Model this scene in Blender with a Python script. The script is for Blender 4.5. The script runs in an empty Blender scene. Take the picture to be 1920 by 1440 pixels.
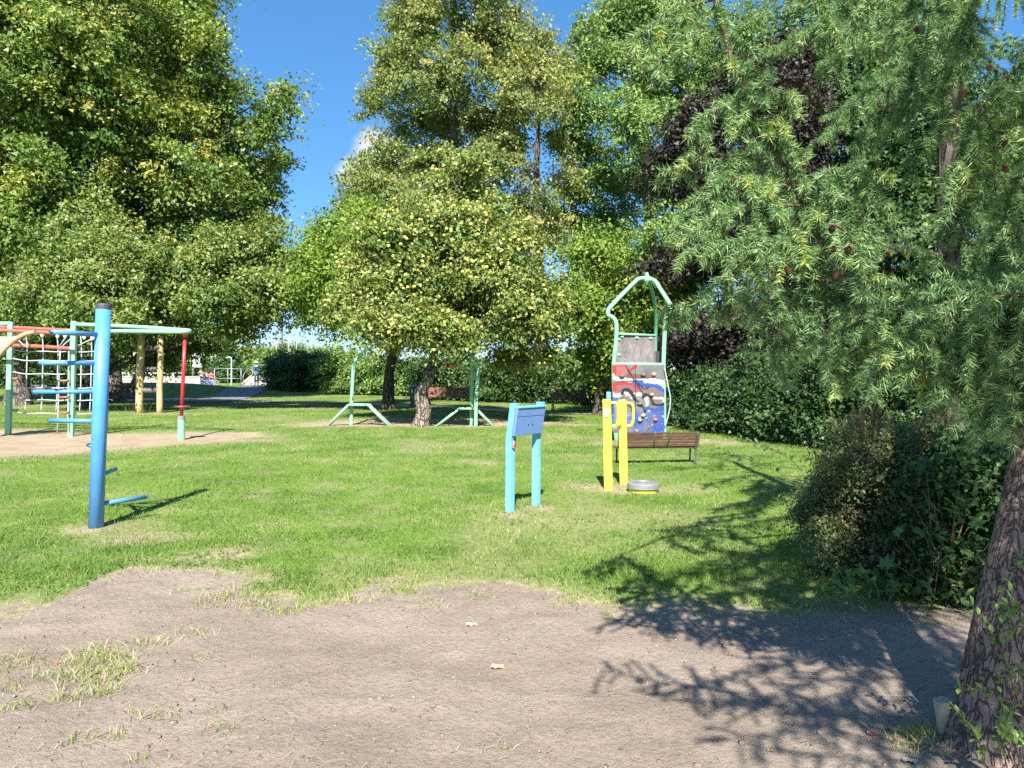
import bpy, bmesh, math, random
import numpy as np
from mathutils import Vector, Matrix

random.seed(7)
sc = bpy.context.scene
col = sc.collection
F, HZ, CH = 1442.0, 690.0, 1.5      # focal length in photo pixels, horizon row, eye height (m)

# ------------------------------------------------------------------ camera, light, exposure
cam = bpy.data.cameras.new('camera')
cam.sensor_width = 36.0
cam.lens = 36.0 * F / 1920.0
cam.shift_y = -(720 - HZ) / 1920.0
cam.clip_end = 3000
cam.clip_start = 0.05
cam_o = bpy.data.objects.new('camera', cam)
cam_o.location = (0, 0, CH)
cam_o.rotation_euler = (math.radians(90), 0, 0)
col.objects.link(cam_o)
sc.camera = cam_o

SUN_EL = math.radians(44)
SUN_AZ = math.radians(-2)           # sun stands behind the photographer
world = bpy.data.worlds.new('World')
sc.world = world
world.use_nodes = True
wn, wl = world.node_tree.nodes, world.node_tree.links
wn.clear()
sky = wn.new('ShaderNodeTexSky')
sky.sky_type = 'NISHITA'
sky.sun_disc = False
sky.sun_elevation = SUN_EL
sky.sun_rotation = math.pi
sky.altitude = 200
sky.air_density = 0.7
sky.dust_density = 0.3
sky.ozone_density = 8.0
bg = wn.new('ShaderNodeBackground')
bg.inputs['Strength'].default_value = 0.135
wo = wn.new('ShaderNodeOutputWorld')
# clouds: a few soft fair-weather puffs low in the sky, all round
geo = wn.new('ShaderNodeTexCoord')
def wmath(op, a, b=None):
    n = wn.new('ShaderNodeMath'); n.operation = op
    for i, v in enumerate((a, b)):
        if v is None: continue
        if isinstance(v, (int, float)): n.inputs[i].default_value = v
        else: wl.new(v, n.inputs[i])
    return n.outputs[0]
nz = wn.new('ShaderNodeTexNoise'); nz.inputs['Scale'].default_value = 9.0
nz.inputs['Detail'].default_value = 7.0; nz.inputs['Roughness'].default_value = 0.6
wl.new(geo.outputs['Generated'], nz.inputs['Vector'])
mask = None
for (px, py, rad) in ((664, 326, 0.032), (712, 298, 0.045), (20, 110, 0.11), (-500, 200, 0.2), (2500, 250, 0.2), (2900, 150, .16)):
    v = Vector(((px - 960) / F, 1.0, (HZ - py) / F)).normalized()
    d = wn.new('ShaderNodeVectorMath'); d.operation = 'DISTANCE'
    wl.new(geo.outputs['Generated'], d.inputs[0]); d.inputs[1].default_value = v
    m = wmath('SUBTRACT', 1.0, wmath('DIVIDE', d.outputs['Value'], rad))
    mask = m if mask is None else wmath('MAXIMUM', mask, m)
cl = wmath('ADD', wmath('MULTIPLY', mask, 1.5), wmath('MULTIPLY', wmath('SUBTRACT', nz.outputs['Fac'], 0.5), 2.2))
mr = wn.new('ShaderNodeMapRange'); mr.interpolation_type = 'SMOOTHSTEP'
mr.inputs['From Min'].default_value = 0.02; mr.inputs['From Max'].default_value = 0.75
mr.inputs['To Max'].default_value = 0.9
wl.new(cl, mr.inputs['Value'])
mixc = wn.new('ShaderNodeMix'); mixc.data_type = 'RGBA'
wl.new(mr.outputs['Result'], mixc.inputs['Factor'])
gm = wn.new('ShaderNodeGamma'); gm.inputs['Gamma'].default_value = 0.6      # the camera's tone curve on the sky
wl.new(sky.outputs['Color'], gm.inputs['Color'])
hs = wn.new('ShaderNodeHueSaturation'); hs.inputs['Saturation'].default_value = 1.38
wl.new(gm.outputs['Color'], hs.inputs['Color'])
wl.new(hs.outputs['Color'], mixc.inputs['A'])
mixc.inputs['B'].default_value = (2.5, 2.52, 2.55, 1)
wl.new(mixc.outputs['Result'], bg.inputs['Color'])
wl.new(bg.outputs['Background'], wo.inputs['Surface'])

sun = bpy.data.lights.new('sun', 'SUN')
sun.energy = 4.6
sun.angle = math.radians(0.55)
sun.color = (1.0, 0.95, 0.86)
sun_o = bpy.data.objects.new('sun', sun)
to_sun = Vector((math.sin(SUN_AZ) * math.cos(SUN_EL), -math.cos(SUN_AZ) * math.cos(SUN_EL), math.sin(SUN_EL)))
sun_o.rotation_euler = to_sun.to_track_quat('Z', 'Y').to_euler()
sun_o.location = (0, -30, 40)
col.objects.link(sun_o)

sc.view_settings.view_transform = 'Standard'
sc.view_settings.look = 'None'
sc.view_settings.exposure = 1.62
sc.view_settings.gamma = 1.0
sc.view_settings.use_curve_mapping = False
sc.render.engine = 'CYCLES'
sc.cycles.max_bounces = 6
sc.cycles.diffuse_bounces = 3
sc.cycles.transmission_bounces = 4
sc.cycles.use_denoising = False
sc.cycles.sample_clamp_indirect = 6.0

# ------------------------------------------------------------------ helpers
def P(px, py, d):
    return np.array([(px - 960) / F * d, d, CH + (HZ - py) / F * d])
def G(px, py):
    return P(px, py, CH * F / (py - HZ))
def V(a):
    return Vector((float(a[0]), float(a[1]), float(a[2])))

def hash2(ix, iy, seed):
    h = (ix.astype(np.int64) * 374761393 + iy.astype(np.int64) * 668265263 + seed * 1274126177) & 0x7fffffff
    h = ((h ^ (h >> 13)) * 1274126177) & 0x7fffffff
    return ((h ^ (h >> 16)) & 0xffff) / 65535.0
def vnoise(x, y, seed=0):
    x = np.asarray(x, float); y = np.asarray(y, float)
    ix, iy = np.floor(x), np.floor(y)
    fx, fy = x - ix, y - iy
    fx = fx * fx * (3 - 2 * fx); fy = fy * fy * (3 - 2 * fy)
    a = hash2(ix, iy, seed); b = hash2(ix + 1, iy, seed); c = hash2(ix, iy + 1, seed); d = hash2(ix + 1, iy + 1, seed)
    return (a * (1 - fx) + b * fx) * (1 - fy) + (c * (1 - fx) + d * fx) * fy
def fbm(x, y, seed=0, oct=4):
    s, a, t = 0, 1.0, 0
    for i in range(oct):
        s = s + a * vnoise(np.asarray(x) * 2 ** i, np.asarray(y) * 2 ** i, seed + i * 17)
        t += a; a *= .5
    return s / t

ORIGIN = {}
def thing(name, label, cat, loc=(0, 0, 0), group=None):
    o = bpy.data.objects.new(name, None)
    o.empty_display_size = 0.2
    col.objects.link(o)
    o.location = V(loc)
    o['label'] = label; o['category'] = cat
    if group: o['group'] = group
    ORIGIN[o.name] = V(loc)
    return o
def tag(o, label=None, cat=None, group=None, kind=None):
    for k, v in (('label', label), ('category', cat), ('group', group), ('kind', kind)):
        if v: o[k] = v
    return o
def link_mesh(name, me, mat, parent=None, kind=None, label=None):
    o = bpy.data.objects.new(name, me)
    col.objects.link(o)
    if mat is not None and not me.materials:
        for m in (mat if isinstance(mat, (list, tuple)) else [mat]):
            me.materials.append(m)
    if parent is not None:
        o.parent = parent
        org = ORIGIN.get(parent.name, Vector((0, 0, 0)))
        ORIGIN[o.name] = org
    if kind: o['kind'] = kind
    if label: o['label'] = label
    return o
def mesh_np(name, verts, faces, mat, parent=None, attrs=None, smooth=False, kind=None, label=None):
    """verts (N,3) world, faces (M,k) with one k"""
    verts = np.asarray(verts, np.float32)
    faces = np.asarray(faces, np.int32)
    if parent is not None:
        verts = verts - np.array(ORIGIN[parent.name], np.float32)
    me = bpy.data.meshes.new(name)
    n, (m, k) = len(verts), faces.shape
    me.vertices.add(n); me.vertices.foreach_set('co', verts.ravel())
    me.loops.add(m * k); me.loops.foreach_set('vertex_index', faces.ravel())
    me.polygons.add(m)
    me.polygons.foreach_set('loop_start', np.arange(0, m * k, k, dtype=np.int32))
    me.polygons.foreach_set('loop_total', np.full(m, k, np.int32))
    me.update(calc_edges=True)
    for an, av in (attrs or {}).items():
        av = np.asarray(av, np.float32)
        if av.ndim == 1:
            a = me.attributes.new(an, 'FLOAT', 'POINT'); a.data.foreach_set('value', av)
        else:
            a = me.attributes.new(an, 'FLOAT_COLOR', 'POINT'); a.data.foreach_set('color', av.ravel())
    if smooth:
        me.polygons.foreach_set('use_smooth', np.ones(m, bool))
    return link_mesh(name, me, mat, parent, kind, label)

class MB:
    """collects shapes (world coordinates) into one mesh"""
    def __init__(self): self.v, self.f, self.s = [], [], []
    def add(self, vs, fs, smooth=False):
        b = len(self.v)
        self.v += [tuple(float(c) for c in v) for v in vs]
        self.f += [tuple(i + b for i in f) for f in fs]
        self.s += [smooth] * len(fs)
    def box(self, c, size, rot=None, bev=0.0):
        bm = bmesh.new()
        bmesh.ops.create_cube(bm, size=1.0)
        bmesh.ops.scale(bm, vec=Vector(size), verts=bm.verts)
        if bev > 0:
            bmesh.ops.bevel(bm, geom=bm.edges[:], offset=bev, segments=2, profile=.6, affect='EDGES')
        M = Matrix.Translation(V(c))
        if rot is not None: M = M @ rot.to_4x4()
        bm.transform(M)
        bm.verts.index_update()
        self.add([v.co for v in bm.verts], [[v.index for v in f.verts] for f in bm.faces], False)
        bm.free()
        return self
    def tube(self, pts, r, sides=10, caps=True, rough=0.0, smooth=True, seed=1):
        pts = [V(p) for p in pts]
        n = len(pts)
        rs = [r] * n if isinstance(r, (int, float)) else list(r)
        rng = random.Random(seed)
        vs, fs = [], []
        up = None
        for i, p in enumerate(pts):
            t = (pts[min(i + 1, n - 1)] - pts[max(i - 1, 0)])
            if t.length < 1e-9: t = Vector((0, 0, 1))
            t.normalize()
            if up is None:
                up = Vector((1, 0, 0)) if abs(t.x) < .9 else Vector((0, 1, 0))
            a = (up - t * up.dot(t)).normalized()
            up = a
            b = t.cross(a)
            for k in range(sides):
                an = 2 * math.pi * k / sides
                rr = rs[i] * (1 + rough * (rng.random() - .5) * 2)
                vs.append(p + (a * math.cos(an) + b * math.sin(an)) * rr)
        for i in range(n - 1):
            for k in range(sides):
                k2 = (k + 1) % sides
                fs.append((i * sides + k, i * sides + k2, (i + 1) * sides + k2, (i + 1) * sides + k))
        base = len(self.v)
        self.add(vs, fs, smooth)
        if caps:
            self.f += [tuple(base + k for k in reversed(range(sides))), tuple(base + (n - 1) * sides + k for k in range(sides))]
            self.s += [False, False]
        return self
    def lathe(self, c, prof, sides=24):
        """prof: list of (r, z) going up, around world z at c"""
        c = V(c); vs, fs = [], []
        for r, z in prof:
            for k in range(sides):
                a = 2 * math.pi * k / sides
                vs.append(c + Vector((r * math.cos(a), r * math.sin(a), z)))
        for i in range(len(prof) - 1):
            for k in range(sides):
                k2 = (k + 1) % sides
                fs.append((i * sides + k, i * sides + k2, (i + 1) * sides + k2, (i + 1) * sides + k))
        base = len(self.v)
        self.add(vs, fs, False)
        self.f += [tuple(base + k for k in reversed(range(sides))), tuple(base + (len(prof) - 1) * sides + k for k in range(sides))]
        self.s += [False, False]
        return self
    def build(self, name, mat, parent=None, kind=None, label=None, autosmooth=False):
        org = ORIGIN[parent.name] if parent is not None else Vector((0, 0, 0))
        me = bpy.data.meshes.new(name)
        me.from_pydata([(a - org.x, b - org.y, c - org.z) for a, b, c in self.v], [], self.f)
        me.polygons.foreach_set('use_smooth', self.s)
        me.update()
        return link_mesh(name, me, mat, parent, kind, label)

def rotz(a): return Matrix.Rotation(a, 3, 'Z')
def smooth_path(pts, k=6):
    """Catmull-Rom through the points"""
    p = [np.asarray(q, float) for q in pts]
    p = [2 * p[0] - p[1]] + p + [2 * p[-1] - p[-2]]
    out = []
    for i in range(1, len(p) - 2):
        for j in range(k):
            t = j / k
            out.append(.5 * ((2 * p[i]) + (-p[i - 1] + p[i + 1]) * t + (2 * p[i - 1] - 5 * p[i] + 4 * p[i + 1] - p[i + 2]) * t * t
                             + (-p[i - 1] + 3 * p[i] - 3 * p[i + 1] + p[i + 2]) * t ** 3))
    out.append(p[-2])
    return out

# ------------------------------------------------------------------ materials
def new_mat(name):
    m = bpy.data.materials.new(name); m.use_nodes = True
    nt = m.node_tree
    b = nt.nodes['Principled BSDF']
    return m, nt, b
def N(nt, t, **kw):
    n = nt.nodes.new(t)
    for k, v in kw.items():
        if k in n.inputs: n.inputs[k].default_value = v
        else: setattr(n, k, v)
    return n
def ramp(nt, fac, stops):
    r = nt.nodes.new('ShaderNodeValToRGB')
    e = r.color_ramp.elements
    while len(e) > 1: e.remove(e[-1])
    e[0].position = stops[0][0]; e[0].color = (*stops[0][1], 1)
    for p, c in stops[1:]:
        x = e.new(p); x.color = (*c, 1)
    nt.links.new(fac, r.inputs['Fac'])
    return r.outputs['Color']
def mixrgb(nt, fac, a, b, mode='MIX'):
    m = nt.nodes.new('ShaderNodeMix'); m.data_type = 'RGBA'; m.blend_type = mode
    for s, v in ((m.inputs['Factor'], fac), (m.inputs['A'], a), (m.inputs['B'], b)):
        if isinstance(v, (int, float)): s.default_value = v
        elif isinstance(v, tuple): s.default_value = (*v, 1) if len(v) == 3 else v
        else: nt.links.new(v, s)
    return m.outputs['Result']
def pos_noise(nt, scale, detail=4, rough=.55, stretch=None):
    g = nt.nodes.new('ShaderNodeNewGeometry')
    src = g.outputs['Position']
    if stretch:
        mp = nt.nodes.new('ShaderNodeVectorMath'); mp.operation = 'MULTIPLY'
        mp.inputs[1].default_value = stretch
        nt.links.new(src, mp.inputs[0]); src = mp.outputs[0]
    n = N(nt, 'ShaderNodeTexNoise', Scale=scale, Detail=detail, Roughness=rough)
    nt.links.new(src, n.inputs['Vector'])
    return n.outputs['Fac']
def bump(nt, b, h, dist, strength=1.0):
    bp = N(nt, 'ShaderNodeBump', Strength=strength, Distance=dist)
    nt.links.new(h, bp.inputs['Height']); nt.links.new(bp.outputs['Normal'], b.inputs['Normal'])
    return bp

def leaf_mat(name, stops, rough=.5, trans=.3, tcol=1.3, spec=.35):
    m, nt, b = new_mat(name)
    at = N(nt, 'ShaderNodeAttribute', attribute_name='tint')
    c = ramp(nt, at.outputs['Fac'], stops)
    nt.links.new(c, b.inputs['Base Color'])
    b.inputs['Roughness'].default_value = rough
    b.inputs['Specular IOR Level'].default_value = spec
    tr = nt.nodes.new('ShaderNodeBsdfTranslucent')
    nt.links.new(mixrgb(nt, 1.0, c, (tcol, tcol * 1.05, .55), 'MULTIPLY'), tr.inputs['Color'])
    mx = nt.nodes.new('ShaderNodeMixShader'); mx.inputs[0].default_value = trans
    out = nt.nodes['Material Output']
    nt.links.new(b.outputs[0], mx.inputs[1]); nt.links.new(tr.outputs[0], mx.inputs[2])
    nt.links.new(mx.outputs[0], out.inputs['Surface'])
    return m
def paint(name, c, rough=.42, var=.12, wear=None, scale=6):
    """weathered gloss paint: slow tone drift, fine chips showing WEAR colour"""
    m, nt, b = new_mat(name)
    n = pos_noise(nt, scale, 5)
    lo = tuple(x * (1 - var) for x in c); hi = tuple(min(1, x * (1 + var) + .01) for x in c)
    cc = ramp(nt, n, [(.3, lo), (.7, hi)])
    if wear:
        n2 = pos_noise(nt, 38, 6, .7)
        f = N(nt, 'ShaderNodeMapRange'); f.inputs['From Min'].default_value = .66; f.inputs['From Max'].default_value = .72
        nt.links.new(n2, f.inputs['Value'])
        cc = mixrgb(nt, f.outputs['Result'], cc, wear)
    nt.links.new(cc, b.inputs['Base Color'])
    b.inputs['Roughness'].default_value = rough
    bump(nt, b, pos_noise(nt, 60, 3), .002, .25)
    return m
def bark(name, dark, light, scale=14, dist=.02, zs=.25):
    m, nt, b = new_mat(name)
    g = nt.nodes.new('ShaderNodeNewGeometry')
    mp = nt.nodes.new('ShaderNodeVectorMath'); mp.operation = 'MULTIPLY'; mp.inputs[1].default_value = (1, 1, zs)
    nt.links.new(g.outputs['Position'], mp.inputs[0])
    n0 = N(nt, 'ShaderNodeTexNoise', Scale=scale * .6, Detail=5)
    nt.links.new(mp.outputs[0], n0.inputs['Vector'])
    ad = nt.nodes.new('ShaderNodeVectorMath'); ad.operation = 'MULTIPLY_ADD'
    nt.links.new(n0.outputs['Color'], ad.inputs[0]); ad.inputs[1].default_value = (.12, .12, .12); nt.links.new(mp.outputs[0], ad.inputs[2])
    vo = N(nt, 'ShaderNodeTexVoronoi', feature='DISTANCE_TO_EDGE', Scale=scale)
    nt.links.new(ad.outputs[0], vo.inputs['Vector'])
    mr = N(nt, 'ShaderNodeMapRange'); mr.inputs['From Max'].default_value = .14
    nt.links.new(vo.outputs['Distance'], mr.inputs['Value'])
    fine = pos_noise(nt, scale * 5, 6, .65)
    h = N(nt, 'ShaderNodeMath', operation='MULTIPLY_ADD'); nt.links.new(fine, h.inputs[0]); h.inputs[1].default_value = .6
    nt.links.new(mr.outputs['Result'], h.inputs[2])
    c = ramp(nt, h.outputs[0], [(.15, dark), (.75, tuple(.5 * (x + y) for x, y in zip(dark, light))), (1.3 / 1.6, light)])
    nt.links.new(c, b.inputs['Base Color']); b.inputs['Roughness'].default_value = .95
    b.inputs['Specular IOR Level'].default_value = .15
    bump(nt, b, h.outputs[0], dist, 1.0)
    return m
def wood(name, dark, light, axis=(1, 12, 12), scale=4):
    m, nt, b = new_mat(name)
    n = pos_noise(nt, scale, 6, .6, axis)
    nt.links.new(ramp(nt, n, [(.3, dark), (.7, light)]), b.inputs['Base Color'])
    b.inputs['Roughness'].default_value = .7
    bump(nt, b, n, .004, .4)
    return m

M = {}
M['linden'] = leaf_mat('linden_leaf', [(0, (0.044, 0.102, 0.023)), (.45, (0.131, 0.212, 0.042)), (.75, (0.302, 0.323, 0.067)), (1, (0.504, 0.408, 0.115))], trans=.28)
M['linden_pale'] = leaf_mat('pale_linden_leaf', [(0, (0.086, 0.141, 0.046)), (.5, (0.192, 0.248, 0.077)), (.8, (0.326, 0.314, 0.092)), (1, (0.461, 0.363, 0.139))], trans=.3)
M['maple'] = leaf_mat('bright_leaf', [(0, (0.058, 0.134, 0.036)), (.5, (0.166, 0.270, 0.072)), (1, (0.332, 0.396, 0.126))], trans=.3)
M['lime'] = leaf_mat('lime_leaf', [(0, (0.076, 0.156, 0.021)), (.5, (0.168, 0.260, 0.043)), (1, (0.304, 0.351, 0.072))], trans=.35)
M['apple_leaf'] = leaf_mat('apple_leaf', [(0, (0.055, 0.113, 0.023)), (.5, (0.155, 0.216, 0.051)), (.85, (0.309, 0.321, 0.091)), (1, (0.472, 0.434, 0.160))], trans=.25, rough=.45)
M['copper'] = leaf_mat('copper_leaf', [(0, (0.010, 0.009, 0.008)), (.5, (0.027, 0.020, 0.016)), (.72, (0.051, 0.038, 0.029)), (.8, (0.048, 0.090, 0.029)), (1, (0.074, 0.135, 0.041))], trans=.2, tcol=1.2)
M['hedge'] = leaf_mat('hedge_leaf', [(0, (0.020, 0.052, 0.014)), (.6, (0.055, 0.109, 0.030)), (1, (0.133, 0.184, 0.059))], trans=.2)
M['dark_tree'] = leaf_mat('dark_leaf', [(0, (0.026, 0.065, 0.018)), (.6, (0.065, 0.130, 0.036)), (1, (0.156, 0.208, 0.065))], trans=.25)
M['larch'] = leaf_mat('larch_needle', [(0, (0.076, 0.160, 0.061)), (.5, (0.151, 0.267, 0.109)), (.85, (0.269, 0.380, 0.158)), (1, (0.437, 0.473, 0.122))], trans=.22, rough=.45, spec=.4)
M['spirea'] = leaf_mat('small_shrub_leaf', [(0, (.05, .085, .03)), (.5, (.13, .17, .065)), (.8, (.25, .245, .11)), (1, (.30, .215, .14))], trans=.25)
M['yellow_bush'] = leaf_mat('yellow_leaf', [(0, (.15, .19, .02)), (.5, (.32, .32, .03)), (1, (.45, .42, .06))], trans=.3)
M['grass'] = leaf_mat('grass_blade', [(0, (0.066, 0.137, 0.024)), (.35, (0.134, 0.226, 0.043)), (.65, (0.212, 0.290, 0.070)), (.85, (0.339, 0.326, 0.138)), (1, (0.509, 0.389, 0.293))], trans=.3, rough=.5, spec=.3)
M['broadleaf'] = leaf_mat('broad_leaf', [(0, (0.060, 0.132, 0.042)), (.6, (0.120, 0.216, 0.060)), (1, (0.228, 0.324, 0.084))], trans=.35, rough=.4)
M['straw'] = leaf_mat('straw', [(0, (.20, .16, .09)), (1, (.46, .40, .26))], trans=.1, rough=.8)
M['bark'] = bark('bark', (.05, .04, .032), (.20, .165, .135), 9, .04)
M['bark_apple'] = bark('apple_bark', (.06, .045, .04), (.27, .22, .19), 10, .05, .35)
M['bark_larch'] = bark('larch_bark', (0.060, 0.045, 0.039), (0.300, 0.232, 0.203), 34, .016, .3)
M['bark_dark'] = bark('dark_bark', (.03, .024, .02), (.11, .09, .075), 12, .03)
M['twig'] = bark('twig_bark', (.07, .05, .03), (.22, .17, .10), 60, .004, .6)
M['cone'] = wood('cone_scale', (.07, .028, .018), (.17, .075, .045), (1, 1, 1), 60)
M['apple'] = paint('apple_skin', (.66, .58, .13), .35, .25, None, 14)
M['blue'] = paint('blue_paint', (0.071, 0.252, 0.554), .33, .10, (0.252, 0.353, 0.462), 5)
M['light_blue'] = paint('light_blue_paint', (0.143, 0.395, 0.605), .35, .10, (0.353, 0.462, 0.521), 5)
M['panel_blue'] = wood('faded_blue_panel', (0.094, 0.186, 0.415), (0.156, 0.267, 0.526), (14, 14, .8), 6)
M['yellow'] = paint('yellow_paint', (.80, .66, .06), .35, .08, (.75, .70, .35), 5)
M['green'] = paint('mint_green_paint', (0.202, 0.454, 0.286), .35, .10, (0.378, 0.462, 0.353), 6)
M['dark_green'] = paint('shaded_green_paint', (.10, .34, .20), .4, .12, (.3, .4, .3), 6)  # mint green darkened: shade of the tower's rear tube put into the colour
M['red_tube'] = paint('faded_red_paint', (0.353, 0.101, 0.076), .4, .14, (0.420, 0.252, 0.210), 6)
M['red'] = paint('red_paint', (0.462, 0.025, 0.029), .32, .1, None, 6)
M['cream'] = paint('cream_panel', (0.554, 0.462, 0.252), .5, .1, None, 5)
M['tan_tube'] = wood('tan_tube', (0.319, 0.193, 0.109), (0.470, 0.302, 0.185), (2, 2, 2), 4)
M['peeled_pole'] = wood('peeled_pole', (0.420, 0.277, 0.126), (0.554, 0.395, 0.218), (6, 6, .6), 3)
M['rope'] = paint('rope', (.36, .40, .42), .8, .2, None, 40)
M['rubber'] = paint('dark_cap', (.05, .05, .06), .55, .2, None, 10)
M['tyre'] = paint('worn_roller', (.10, .09, .09), .7, .3, None, 12)
M['bench_wood'] = wood('brown_slat', (0.058, 0.028, 0.017), (0.138, 0.072, 0.045), (1.2, 9, 9), 5)
M['bench_red'] = wood('red_brown_slat', (0.094, 0.036, 0.022), (0.216, 0.094, 0.058), (1.2, 9, 9), 5)
M['bench_dark'] = wood('dark_slat', (.05, .034, .026), (.13, .09, .07), (1.2, 9, 9), 5)
M['iron'] = paint('dark_iron', (.05, .055, .06), .5, .2, None, 12)
M['grey_metal'] = paint('galvanised', (.25, .265, .28), .45, .12, None, 10)
M['grey_metal'].node_tree.nodes['Principled BSDF'].inputs['Metallic'].default_value = .35
M['maroon'] = paint('maroon_plastic', (.16, .045, .05), .45, .1, None, 8)
M['white'] = paint('white_paint', (0.655, 0.655, 0.647), .5, .05, None, 8)
M['ramp_grey'] = wood('worn_grey_deck', (.30, .29, .27), (.48, .46, .42), (2, 2, 2), 5)
M['bin'] = paint('dark_blue_metal', (.07, .09, .13), .5, .1, None, 8)
M['concrete'] = paint('concrete', (.36, .34, .31), .9, .12, None, 9)
M['stone_dark'] = wood('grey_slab', (.10, .095, .09), (.22, .21, .20), (3, 3, 3), 3)
M['skin'] = paint('skin', (.50, .28, .20), .55, .06, None, 12)
M['hair'] = paint('hair', (.045, .03, .022), .7, .2, None, 20)
M['shirt_blue'] = paint('blue_cloth', (.03, .26, .72), .85, .08, None, 9)
M['jeans'] = paint('denim', (.055, .095, .19), .9, .12, None, 14)
M['denim_pale'] = paint('pale_denim', (.17, .23, .33), .9, .12, None, 14)
M['cloth_grey'] = paint('grey_cloth', (.15, .14, .15), .9, .12, None, 14)
M['cloth_pink'] = paint('pink_cloth', (.45, .12, .18), .9, .12, None, 14)
M['cloth_orange'] = paint('orange_cloth', (.42, .16, .11), .9, .12, None, 14)
M['roof_red'] = wood('red_roof', (.17, .07, .06), (.28, .12, .10), (2, 2, 2), 1.5)
M['wall_pink'] = wood('pale_wall', (0.352, 0.288, 0.256), (0.448, 0.376, 0.336), (2, 2, 2), 1.0)
M['wall_white'] = paint('white_render', (.75, .75, .74), .9, .05, None, 2)
M['glass_dark'] = paint('window_glass', (.03, .035, .04), .1, .1, None, 2)
M['stake'] = wood('cut_stake', (.26, .23, .15), (.42, .38, .27), (8, 8, .7), 6)

def board_mat():
    m, nt, b = new_mat('weathered_board')
    n = pos_noise(nt, 3.0, 6, .65, (3, 3, .8))
    n2 = pos_noise(nt, 26, 5, .7)
    c = ramp(nt, n, [(.3, (.075, .065, .066)), (.55, (.14, .122, .12)), (.75, (.22, .205, .205))])
    f = N(nt, 'ShaderNodeMapRange'); f.inputs['From Min'].default_value = .60; f.inputs['From Max'].default_value = .66
    nt.links.new(n2, f.inputs['Value'])
    f2 = N(nt, 'ShaderNodeMath', operation='MULTIPLY'); nt.links.new(f.outputs['Result'], f2.inputs[0]); nt.links.new(n, f2.inputs[1])
    nt.links.new(mixrgb(nt, f2.outputs[0], c, (.5, .48, .48)), b.inputs['Base Color'])
    b.inputs['Roughness'].default_value = .75
    return m
M['board'] = board_mat()
m, nt, b = new_mat('painted_board')
at = N(nt, 'ShaderNodeAttribute', attribute_name='print')
n2 = pos_noise(nt, 9, 6, .7, (2, 2, 1))
nt.links.new(mixrgb(nt, 1.0, at.outputs['Color'], ramp(nt, n2, [(.3, (.78, .78, .78)), (.65, (1.05, 1.05, 1.05))]), 'MULTIPLY'), b.inputs['Base Color'])
b.inputs['Roughness'].default_value = .5
M['print'] = m

def ground_mats():
    # lawn soil / thatch under the blades
    m, nt, b = new_mat('lawn_ground')
    at = N(nt, 'ShaderNodeAttribute', attribute_name='worn')
    n = pos_noise(nt, .9, 6, .6); n2 = pos_noise(nt, 14, 5, .7)
    g = ramp(nt, n, [(.3, (.085, .150, .024)), (.5, (.12, .195, .034)), (.72, (.165, .225, .05))])
    g = mixrgb(nt, .7, g, ramp(nt, n2, [(.3, (.45, .5, .42)), (.7, (1.3, 1.25, 1.3))]), 'MULTIPLY')
    w = ramp(nt, n2, [(.3, (.20, .155, .10)), (.7, (.36, .30, .20))])
    nt.links.new(mixrgb(nt, at.outputs['Fac'], g, w), b.inputs['Base Color'])
    b.inputs['Roughness'].default_value = .95; b.inputs['Specular IOR Level'].default_value = .1
    bump(nt, b, n2, .04, .6)
    M['lawn'] = m
    m, nt, b = new_mat('bare_soil')
    n = pos_noise(nt, 1.1, 6, .6); n2 = pos_noise(nt, 34, 8, .72); n3 = pos_noise(nt, 160, 4, .7)
    c = ramp(nt, n, [(.3, (.265, .211, .168)), (.5, (.32, .259, .209)), (.7, (.37, .305, .249))])
    c = mixrgb(nt, .75, c, ramp(nt, n2, [(.32, (.70, .685, .67)), (.5, (1.0, 1.0, 1.0)), (.7, (1.2, 1.18, 1.16))]), 'MULTIPLY')
    c = mixrgb(nt, .5, c, ramp(nt, n3, [(.3, (.74, .74, .74)), (.7, (1.18, 1.18, 1.18))]), 'MULTIPLY')
    nt.links.new(c, b.inputs['Base Color'])
    b.inputs['Roughness'].default_value = .95; b.inputs['Specular IOR Level'].default_value = .15
    h = N(nt, 'ShaderNodeMath', operation='MULTIPLY_ADD'); nt.links.new(n3, h.inputs[0]); h.inputs[1].default_value = .35; nt.links.new(n2, h.inputs[2])
    bump(nt, b, h.outputs[0], .03, .9)
    M['soil'] = m
    m, nt, b = new_mat('play_sand')
    n = pos_noise(nt, 1.5, 6, .6); n2 = pos_noise(nt, 40, 6, .7)
    c = ramp(nt, n, [(.3, (.26, .195, .125)), (.7, (.36, .285, .19))])
    c = mixrgb(nt, .6, c, ramp(nt, n2, [(.35, (.7, .68, .66)), (.6, (1.1, 1.1, 1.1))]), 'MULTIPLY')
    nt.links.new(c, b.inputs['Base Color']); b.inputs['Roughness'].default_value = .95
    bump(nt, b, n2, .03, .7)
    M['sand'] = m
    m, nt, b = new_mat('asphalt')
    n = pos_noise(nt, 1.5, 5, .6); n2 = pos_noise(nt, 60, 4, .7)
    c = ramp(nt, n, [(.3, (.12, .12, .125)), (.7, (.18, .18, .185))])
    nt.links.new(mixrgb(nt, .5, c, ramp(nt, n2, [(.3, (.7, .7, .7)), (.7, (1.2, 1.2, 1.2))]), 'MULTIPLY'), b.inputs['Base Color'])
    b.inputs['Roughness'].default_value = .9
    M['asphalt'] = m
    m, nt, b = new_mat('gravel_path')
    n = pos_noise(nt, 2.5, 6, .6)
    nt.links.new(ramp(nt, n, [(.3, (.24, .20, .17)), (.7, (.36, .31, .27))]), b.inputs['Base Color'])
    b.inputs['Roughness'].default_value = .95
    M['gravel'] = m
ground_mats()

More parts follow.
